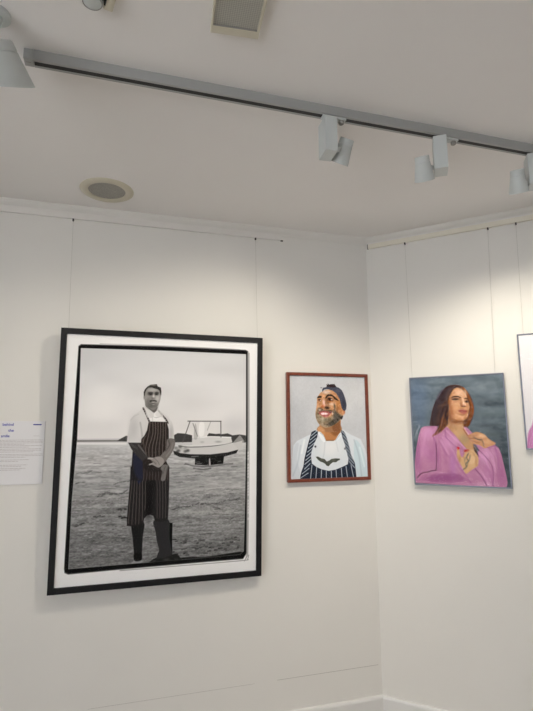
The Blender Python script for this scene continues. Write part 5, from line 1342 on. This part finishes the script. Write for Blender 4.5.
["L",[110,62,46],[291.6,331,315.6,331,336.1,337.3],1.9,0.85,1,2.6]
["L",[120,70,54],[299.8,343.7,320.4,350,340.8,356.2],1.9,0.8,1,2.6]
["L",[130,80,60],[286.3,318.2,310.5,317,328.6,315.1],1.9,0.7,1,2.6]
["B",[226,186,150],[352.2,318.3],[19.5,9.1],0.8,0]
["B",[216,170,134],[379.5,349.8],[15.6,11.7],0.7,0]
["L",[92,86,84],[313,324.6,330.2,336.1,352.1,337.3],2.1,0.85,1,4.6]
["L",[96,88,84],[355,346.7,359.3,371.9],2.1,0.8,1,3.9]
["L",[100,90,86],[324.6,331,338.9,340.5,353.4,344.8],2.1,0.6,1,3.3]
["P",[204,164,124],[227.4,381.3,235.7,385,238.3,402.9,241.9,423.9,251.3,430.2,263.7,406.4,263.2,395,281.8,388.4,302.9,388.2,314,401.9,324.8,419.4,328.7,441.3,324.4,469.6,308.7,483.8,286.8,498.8,266.5,515.2,257.2,509.2,244.4,481.1,230.5,449.7,222.4,421.1],2.1,1,1]
["B",[228,196,158],[299.2,445],[16.9,26],0.6,0]
["B",[170,118,84],[232.9,440.1],[7.8,16.9],0.6,0]
["B",[180,128,96],[316.3,457.2],[6.5,15.6],0.6,0]
["L",[150,100,74],[307.7,407.1,309.4,425.9],2.1,0.6,1,2.6]
["L",[150,100,74],[316.6,425.8,316.6,444.7],2.1,0.6,1,2.6]
["L",[146,96,72],[259.7,402.6,256.3,426.9,260,445.9],2.1,0.5,1,2.6]
["L",[86,88,84],[280.4,410.6,269.9,433,278,448.6,263.7,464.8,266.9,480.5,250.9,493.6],2.1,0.85,1,5.2]
["L",[90,92,88],[288.9,420,284.4,442.2,274.4,458.2,270.1,477.3],2.1,0.75,1,3.9]
["L",[100,100,92],[263.9,433.1,259.4,455.4],2.1,0.6,1,3.3]
["P",[180,96,80],[257.9,402.7,266.6,389.8,281.9,387.1,287.6,393.4,274.9,402.4],2.1,0.9,1]
["B",[204,30,44],[231.6,383.2],[6.5,7.2],0.98,0]
["B",[170,44,52],[269.3,394.9],[8.5,5.2],0.8,0]
'''  # bluish blobs along the left edge paint in the window's reflection
ART_RIGHT = '''
["G",[214,213,216],[206,204,208],1.8,583.1,1]
["PM",[184,122,168],[0,560,8,500,30,455,40,420,60,400,90,380,150,350,200,330,300,330,350,360,420,390,450,430,480,600,0,600],3,1,1]
["PM",[210,156,196],[30,560,40,470,90,400,150,370,130,450,80,560],14,0.8,1]
["PM",[148,86,132],[60,600,75,500,90,440,100,470,90,600],10,0.7,1]
["PM",[74,52,44],[180,340,170,250,190,160,250,120,310,150,335,240,330,330,290,380,220,370],4,1,1]
["PM",[210,160,128],[205,300,200,230,215,170,255,150,290,175,300,240,285,300,275,380,230,380],3,1,1]
["PM",[234,212,222],[225,370,275,370,262,450,245,450],3,1,1]
'''

GAIN = (1.22, 1.22, 1.24)
def picture(loc, rot, w, h, t, recess, lip, mouldmat, src, res, label, print_label, bev=0.0015, gain=GAIN):
    r = empty('framed_photograph', loc, rot, label, 'picture', None)
    # moulding: outer box ring with an inner rebate
    bm = new_bm(); hw = w/2
    prof = [(0, 0), (0, -t), (lip, -t), (lip, -(t-recess-0.002)), (lip+0.0, 0)]
    rings = []
    for off, y in prof[:4] + [(lip, 0)]:
        rings.append([bm.verts.new(p) for p in ((-hw+off, y, off), (hw-off, y, off), (hw-off, y, h-off), (-hw+off, y, h-off))])
    n = len(rings)
    for i in range(n):
        a, b = rings[i], rings[(i+1)%n]
        for j in range(4): bm.faces.new((a[j], a[(j+1)%4], b[(j+1)%4], b[j]))
    obj('frame', bm, mouldmat, r, bevel=bev)
    iw, ih = (w-2*lip)*1000, (h-2*lip)*1000
    o = make_print(src, iw, ih, res, 'photographic_print', r, (0, -(t-recess), lip), gain); o['label'] = print_label
    bm = new_bm(); bx(bm, -hw+lip, hw-lip, -(t-recess-0.003), -(t-recess-0.001), lip, h-lip); obj('backing_board', bm, M_BACKB, r)
    bm = new_bm(); gy = -(t-recess+0.0022)
    bx(bm, -hw+lip+0.0003, hw-lip-0.0003, gy-0.0018, gy, lip+0.0003, h-lip-0.0003); obj('glazing', bm, M_GLASS, r)
    return r

picture((-1.2054, -0.0075, 0.8613), (0.0299, 0.0025, 0.0123), 1.0245, 1.2439, .042, .010, .028, M_BLACK, ART_BIG, 1.25,
        'large black framed monochrome photograph of a person in striped apron on a beach',
        'black and white photograph with ragged black film border and white margin')
picture((-0.2844, -0.001, 1.3201), (0.00384, 0, 0), 0.502, 0.6053, .025, .010, .018, M_MAHOG, ART_RED, 1.2,
        'small reddish wood framed portrait of a bearded smiling person in chef whites',
        'colour portrait on a pale grey backdrop', bev=0.003)
picture((0.3362, -0.335, 1.3015), (0.01766, 0, -ANG), 0.4861, 0.5907, .025, .004, .007, M_CHROME, ART_SILVER, 1.2,
        'thin silver framed portrait of a long-haired person in a pink blazer with tattooed hands',
        'colour portrait on a mottled blue-grey backdrop', gain=(1.1, 1.12, 1.1))
picture((0.7401, -0.7356, 1.4983), (0.0323, 0, -ANG), 0.50, 0.5884, .025, .004, .007, M_CHROME, ART_RIGHT, 2.5,
        'silver framed picture with pale backdrop and pink clothing, cut off by the right edge',
        'pale picture with a pink garment in the lower part')

# ------------------------------------------------------------------ hanging wires
def wire(top, bot, n, label, rz=0, group=None):
    top, bot = Vector(top), Vector(bot)
    e = empty('hanging_wire', top, (0,0,rz), label, 'wire', group)
    q = Matrix.Rotation(-rz, 4, 'Z')
    bm = new_bm(); tube(bm, (0,0,0), q @ (bot-top), 0.0007, 8); obj('cable', bm, M_WIRE, e)
    bm = new_bm(); bx(bm, -0.004, 0.004, -0.006, 0.006, -0.008, 0.004); obj('hook', bm, M_HOOK, e, bevel=0.001)
wire((-1.692, -0.010, 2.695), (-1.683, -0.050, 2.105), 0, 'thin steel wire holding the left side of the large black framed photograph')
wire((-0.709, -0.010, 2.695), (-0.712, -0.050, 2.105), 0, 'thin steel wire holding the right side of the large black framed photograph')
wire(onB(0.240, 0.010, 2.695), onB(0.246, 0.020, 1.893), 0, 'thin steel wire holding the left side of the silver framed pink blazer portrait', -ANG)
wire(onB(0.693, 0.010, 2.695), onB(0.676, 0.020, 1.893), 0, 'thin steel wire holding the right side of the silver framed pink blazer portrait', -ANG)
wire(onB(0.832, 0.010, 2.695), onB(0.824, 0.024, 2.086), 0, 'thin steel wire holding the picture cut off by the right edge', -ANG)

# ------------------------------------------------------------------ information panel
panel = empty('information_panel', (-1.8755, 0, 1.357), (0, 0, 0), 'white exhibition text panel with blue heading, left of the large black framed photograph', 'sign')
bm = new_bm(); bx(bm, -0.105, 0.105, -0.005, 0, 0, 0.297); obj('board', bm, M_PAPER, panel, bevel=0.0008)
def text_part(name, s, size, x, z, m, bold=0.0):
    cu = bpy.data.curves.new(name, 'FONT'); cu.body = s; cu.size = size; cu.offset = bold; cu.extrude = 0.0002
    t = bpy.data.objects.new('tmp', cu); C.objects.link(t)
    bpy.context.view_layer.update()
    me = bpy.data.meshes.new_from_object(t.evaluated_get(bpy.context.evaluated_depsgraph_get()))
    bpy.data.objects.remove(t)
    me.materials.clear(); me.materials.append(m)
    o = bpy.data.objects.new(name, me); C.objects.link(o); o.parent = panel
    o.rotation_euler = (PI/2, 0, 0); o.location = (x, -0.0053, z); return o
text_part('heading_text', 'behind', 0.0180, -0.083, 0.2755, M_INKBLUE, 0.0004)
text_part('heading_text', 'the', 0.0180, -0.056, 0.2475, M_INKBLUE, 0.0004)
text_part('heading_text', 'smile', 0.0180, -0.0865, 0.2215, M_INKBLUE, 0.0004)
# blurred blue wordmark: a thick wavy stroke
bm = new_bm()
for i in range(5):
    cx = 0.0555+i*0.0072
    for k in range(12):
        a0, a1 = 2*PI*k/12, 2*PI*(k+1)/12
        def q(a, r): return (cx+r*math.cos(a), -0.0054, 0.2805+r*0.75*math.sin(a))
        bm.faces.new([bm.verts.new(v) for v in (q(a0, .0045), q(a1, .0045), q(a1, .0016), q(a0, .0016))])
bx(bm, 0.053, 0.087, -0.0054, -0.0051, 0.2790, 0.2825)
obj('wordmark', bm, M_INKBLUE, panel)
bm = new_bm(); bx(bm, 0.055, 0.082, -0.0054, -0.0051, 0.2258, 0.2270); obj('small_line', bm, M_INKGREY, panel)
rnd = random.Random(3)
bm = new_bm()
paras = [(0.2065, 4, 0.098), (0.1800, 2, 0.094), (0.1645, 3, 0.092), (0.1395, 3, 0.100), (0.1140, 2, 0.040), (0.0900, 2, 0.036), (0.0740, 2, 0.028)]
for z, n, xe in paras:
    for k in range(n):
        zz = z-k*0.0068; x = -0.092; end = xe if k < n-1 or n == 1 else -0.092+(xe+0.092)*rnd.uniform(.5, .85)
        while x < end:
            w = rnd.uniform(.006, .018); bx(bm, x, min(x+w, end), -0.0053, -0.0051, zz, zz+0.0019); x += w+0.0026
o = obj('paragraph_text', bm, M_INKGREY, panel); o['label'] = 'grey paragraphs of small print'

# ------------------------------------------------------------------ ceiling fittings
sp = empty('ceiling_speaker', (-1.5235, -0.250, H), (0,0,0), 'round cream ceiling speaker with grey mesh grille', 'speaker')
bm = new_bm(); lathe(bm, [(0.087, -0.002), (0.087, -0.006), (0.095, -0.010), (0.118, -0.008), (0.126, -0.003), (0.126, 0.0), (0.087, 0.0)], 64, close=True); obj('ring', bm, M_CREAM, sp, smooth=True)
bm = new_bm(); lathe(bm, [(0, -0.003), (0.087, -0.0025), (0.087, -0.0005), (0, -0.0005)], 64); obj('grille', bm, M_GRILLE, sp, smooth=True)

fl = empty('ceiling_light_fitting', (-1.150, -1.401, H), (0, 0, math.radians(-5)), 'white rectangular ceiling light with a prismatic diffuser, cut off by the top edge', 'ceiling light')
bm = new_bm(); w, L = 0.0705, 0.42
bx(bm, -w, w, -0.016, 0.012, -0.020, 0); bx(bm, -w, w, -L, -L+0.02, -0.020, 0)
bx(bm, -w, -w+0.006, -L+0.02, -0.014, -0.020, 0); bx(bm, w-0.008, w, -L+0.02, -0.014, -0.020, 0)
obj('housing', bm, M_CREAM, fl, bevel=0.001)
bm = new_bm(); bx(bm, -w+0.006, w-0.008, -L+0.02, -0.014, -0.015, -0.004); obj('diffuser', bm, M_DIFF, fl)
bm = new_bm(); bx(bm, -w+0.006, w-0.008, -0.0165, -0.014, -0.0195, -0.015); obj('gasket', bm, M_KNOB, fl)

# small swivel spotlight near the top edge
ss = empty('ceiling_spotlight', (-1.542, -1.397, H), (0, 0, 0.2), 'small round white ceiling spotlight with grey rim at the top edge', 'lamp')
bm = new_bm(); lathe(bm, [(0, -0.020), (0.0245, -0.020), (0.0275, -0.018), (0.0285, 0), (0, 0)], 40); obj('body', bm, M_LAMPW, ss, smooth=True)
bm = new_bm(); lathe(bm, [(0.0235, -0.0205), (0.0262, -0.0205), (0.0262, -0.0195), (0.0235, -0.0195)], 40, close=True); o = obj('rim', bm, M_KNOB, ss, smooth=True); o['label'] = 'thin grey rim'
bm = new_bm(); bx(bm, 0.030, 0.055, -0.035, 0.012, -0.018, 0); obj('bracket', bm, M_CREAM, ss, bevel=0.003)
bm = new_bm(); bx(bm, 0.0285, 0.033, -0.030, -0.004, -0.019, -0.002); obj('spring_clip', bm, M_SLOT, ss)

# ------------------------------------------------------------------ lighting track
TX0, TX1, TY0, TY1, TZ = -1.752, 2.0, -1.1455, -1.1085, H-0.034
tr = empty('lighting_track', (0, (TY0+TY1)/2, H), (0,0,0), 'long white lighting track with a black slot across the ceiling', 'track')
bm = new_bm(); hy = (TY1-TY0)/2
prof = [(-hy, 0), (-hy, -.034), (-.0085, -.034), (-.0085, -.012), (.0085, -.012), (.0085, -.034), (hy, -.034), (hy, 0)]
a = [bm.verts.new((TX0+0.028, y, z)) for y, z in prof]; b = [bm.verts.new((TX1, y, z)) for y, z in prof]
for i in range(8): bm.faces.new((a[i], a[(i+1)%8], b[(i+1)%8], b[i]))
bm.faces.new(a[::-1]); bm.faces.new(b)
obj('channel', bm, M_TRACKW, tr, bevel=0.0006)
bm = new_bm(); bx(bm, TX0+0.030, TX1-0.002, -0.0084, 0.0084, -0.0338, -0.0122); obj('conductor_strip', bm, M_SLOT, tr)
bm = new_bm(); bx(bm, TX0, TX0+0.028, -hy, hy, -0.034, 0); ef = obj('end_feed', bm, M_TRACKW, tr, bevel=0.002)
bm = new_bm(); bx(bm, TX0+0.006, TX0+0.020, -0.003, 0.000, -0.0347, -0.0339); obj('feed_screw', bm, M_KNOB, ef)

def frame_to(d):
    d = Vector(d).normalized(); q = (-d).to_track_quat('Z', 'Y'); return q

def track_light(x, y, zrot, boxdim, head_c, aim, label, power, adapter_off, L=0.090, r0=0.0265, r1=0.0375, side=1):
    z0, z1 = 2.590, TZ
    e = empty('track_spotlight', (x, y, TZ), (0,0,0), label, 'lamp', None)
    R = Matrix.Rotation(zrot, 4, 'Z')
    bw, bd = boxdim
    bm = new_bm(); bx(bm, -bw/2, bw/2, -bd/2, bd/2, z0-TZ, -0.006); bm.transform(R); obj('gear_box', bm, M_LAMPW, e, bevel=0.0015)
    ty = (TY0+TY1)/2 - y
    bm = new_bm(); bx(bm, -0.030+adapter_off, 0.062+adapter_off, ty-0.013, ty+0.013, -0.008, 0.0); ad = obj('adapter', bm, M_LAMPW, e, bevel=0.001)
    bm = new_bm(); lathe(bm, [(0, -0.019), (0.009, -0.019), (0.010, -0.017), (0.010, -0.008), (0, -0.008)], 20)
    bm.transform(Matrix.Translation((0.047+adapter_off, ty, 0))); o = obj('locking_knob', bm, M_KNOB, ad, smooth=True); o['label'] = 'small grey round knob'
    hc = Vector(head_c)-Vector((x, y, TZ)); q = frame_to(aim); ax = -Vector(aim).normalized()
    MM = Matrix.Translation(hc) @ q.to_matrix().to_4x4()
    h = L/2
    bm = new_bm()
    lathe(bm, [(0, h-0.003), (r0-0.006, h-0.003), (r0-0.005, h), (r0-0.001, h), (r0, h-0.002), (r0+0.0008, h-0.020), (r0-0.0008, h-0.0205), (r0-0.0008, h-0.022), (r0+0.001, h-0.0225),
               (r1, -h+0.004), (r1, -h), (r1-0.003, -h), (r1-0.006, -h+0.018), (0, -h+0.020)], 48)
    bm.transform(MM); head = obj('head', bm, M_LAMPW, e, smooth=True)
    bm = new_bm(); lathe(bm, [(0, -h+0.0195), (r1-0.0085, -h+0.0195), (r1-0.0085, -h+0.017), (0, -h+0.016)], 32); bm.transform(MM); obj('lens', bm, M_LENS, head, smooth=True)
    # pivot arm between box and head
    a = R @ Vector((side*bw/2, 0, z0-TZ+0.022)); b = hc + ax*0.012
    bm = new_bm(); tube(bm, a, a + (b-a)*0.75, 0.008, 16); obj('pivot', bm, M_LAMPW, e, smooth=True)
    ld = bpy.data.lights.new('bulb', 'SPOT'); ld.energy = power; ld.color = LAMP_COL; ld.spot_size = math.radians(SPOT_DEG); ld.spot_blend = SPOT_BLEND; ld.shadow_soft_size = 0.009
    lo = bpy.data.objects.new('bulb', ld); C.objects.link(lo); lo.parent = e
    lo.location = hc - ax*(h+0.004); lo.rotation_euler = q.to_euler()
    return e
SPOT_DEG, SPOT_BLEND = 112, 0.85
def aimv(el, az):
    el, az = math.radians(el), math.radians(az); return (math.cos(el)*math.sin(az), math.cos(el)*math.cos(az), -math.sin(el))
track_light(-0.734, -1.109, -0.06, (0.046, 0.076), (-0.6607, -1.08, 2.6356), aimv(53, -16), 'white track spotlight at left of the run, its cylinder head right of its box', LAMP_W*1.28, 0.0)
track_light(-0.264, -1.119, -0.57, (0.050, 0.073), (-0.3444, -1.12, 2.5915), aimv(58, 42), 'white track spotlight in the middle of the run, its cylinder head left of its box', LAMP_W*0.84, 0.012, side=-1)
track_light(0.185, -1.119, -0.57, (0.050, 0.073), (0.1016, -1.12, 2.6035), aimv(60, 45), 'white track spotlight cut off by the right edge of the photo', LAMP_W*0.84, 0.012, side=-1)
# large conical lamp at the far left, hung from the ceiling in front of the track
bl = empty('conical_spotlight', (-1.806, -1.262, H), (0,0,0), 'large white conical spotlight at the left edge, in front of the end of the track', 'lamp')
c0 = Vector((-1.811, -1.254, 2.622))-Vector((-1.806, -1.262, H)); aim = Vector(aimv(52, 6)); q = frame_to(aim)
MM = Matrix.Translation(c0) @ q.to_matrix().to_4x4(); h = 0.056
bm = new_bm(); lathe(bm, [(0, h), (0.056, h), (0.061, h-0.003), (0.071, h-0.026), (0.0695, h-0.0265), (0.0695, h-0.0285), (0.072, h-0.029), (0.108, -h), (0.102, -h), (0.085, -h+0.050), (0, -h+0.052)], 64)
bm.transform(MM); shade = obj('shade', bm, M_LAMPW, bl, smooth=True)
bm = new_bm(); lathe(bm, [(0, -h+0.0515), (0.070, -h+0.0515), (0.068, -h+0.042), (0, -h+0.036)], 40); bm.transform(MM); obj('lens', bm, M_LENS, shade, smooth=True)
bm = new_bm(); tube(bm, (0, 0, -0.012), c0 - aim*(h-0.004), 0.020, 24); obj('stem', bm, M_LAMPW, bl, smooth=True)
bm = new_bm(); lathe(bm, [(0, 0), (0.04, 0), (0.04, -0.010), (0.034, -0.014), (0, -0.014)], 32); obj('ceiling_rose', bm, M_LAMPW, bl, smooth=True)
ld = bpy.data.lights.new('bulb', 'SPOT'); ld.energy = LAMP_W*0.45; ld.color = LAMP_COL; ld.spot_size = math.radians(100); ld.spot_blend = SPOT_BLEND; ld.shadow_soft_size = 0.015
lo = bpy.data.objects.new('bulb', ld); C.objects.link(lo); lo.parent = bl; lo.location = c0 + aim*(h+0.006); lo.rotation_euler = q.to_euler()
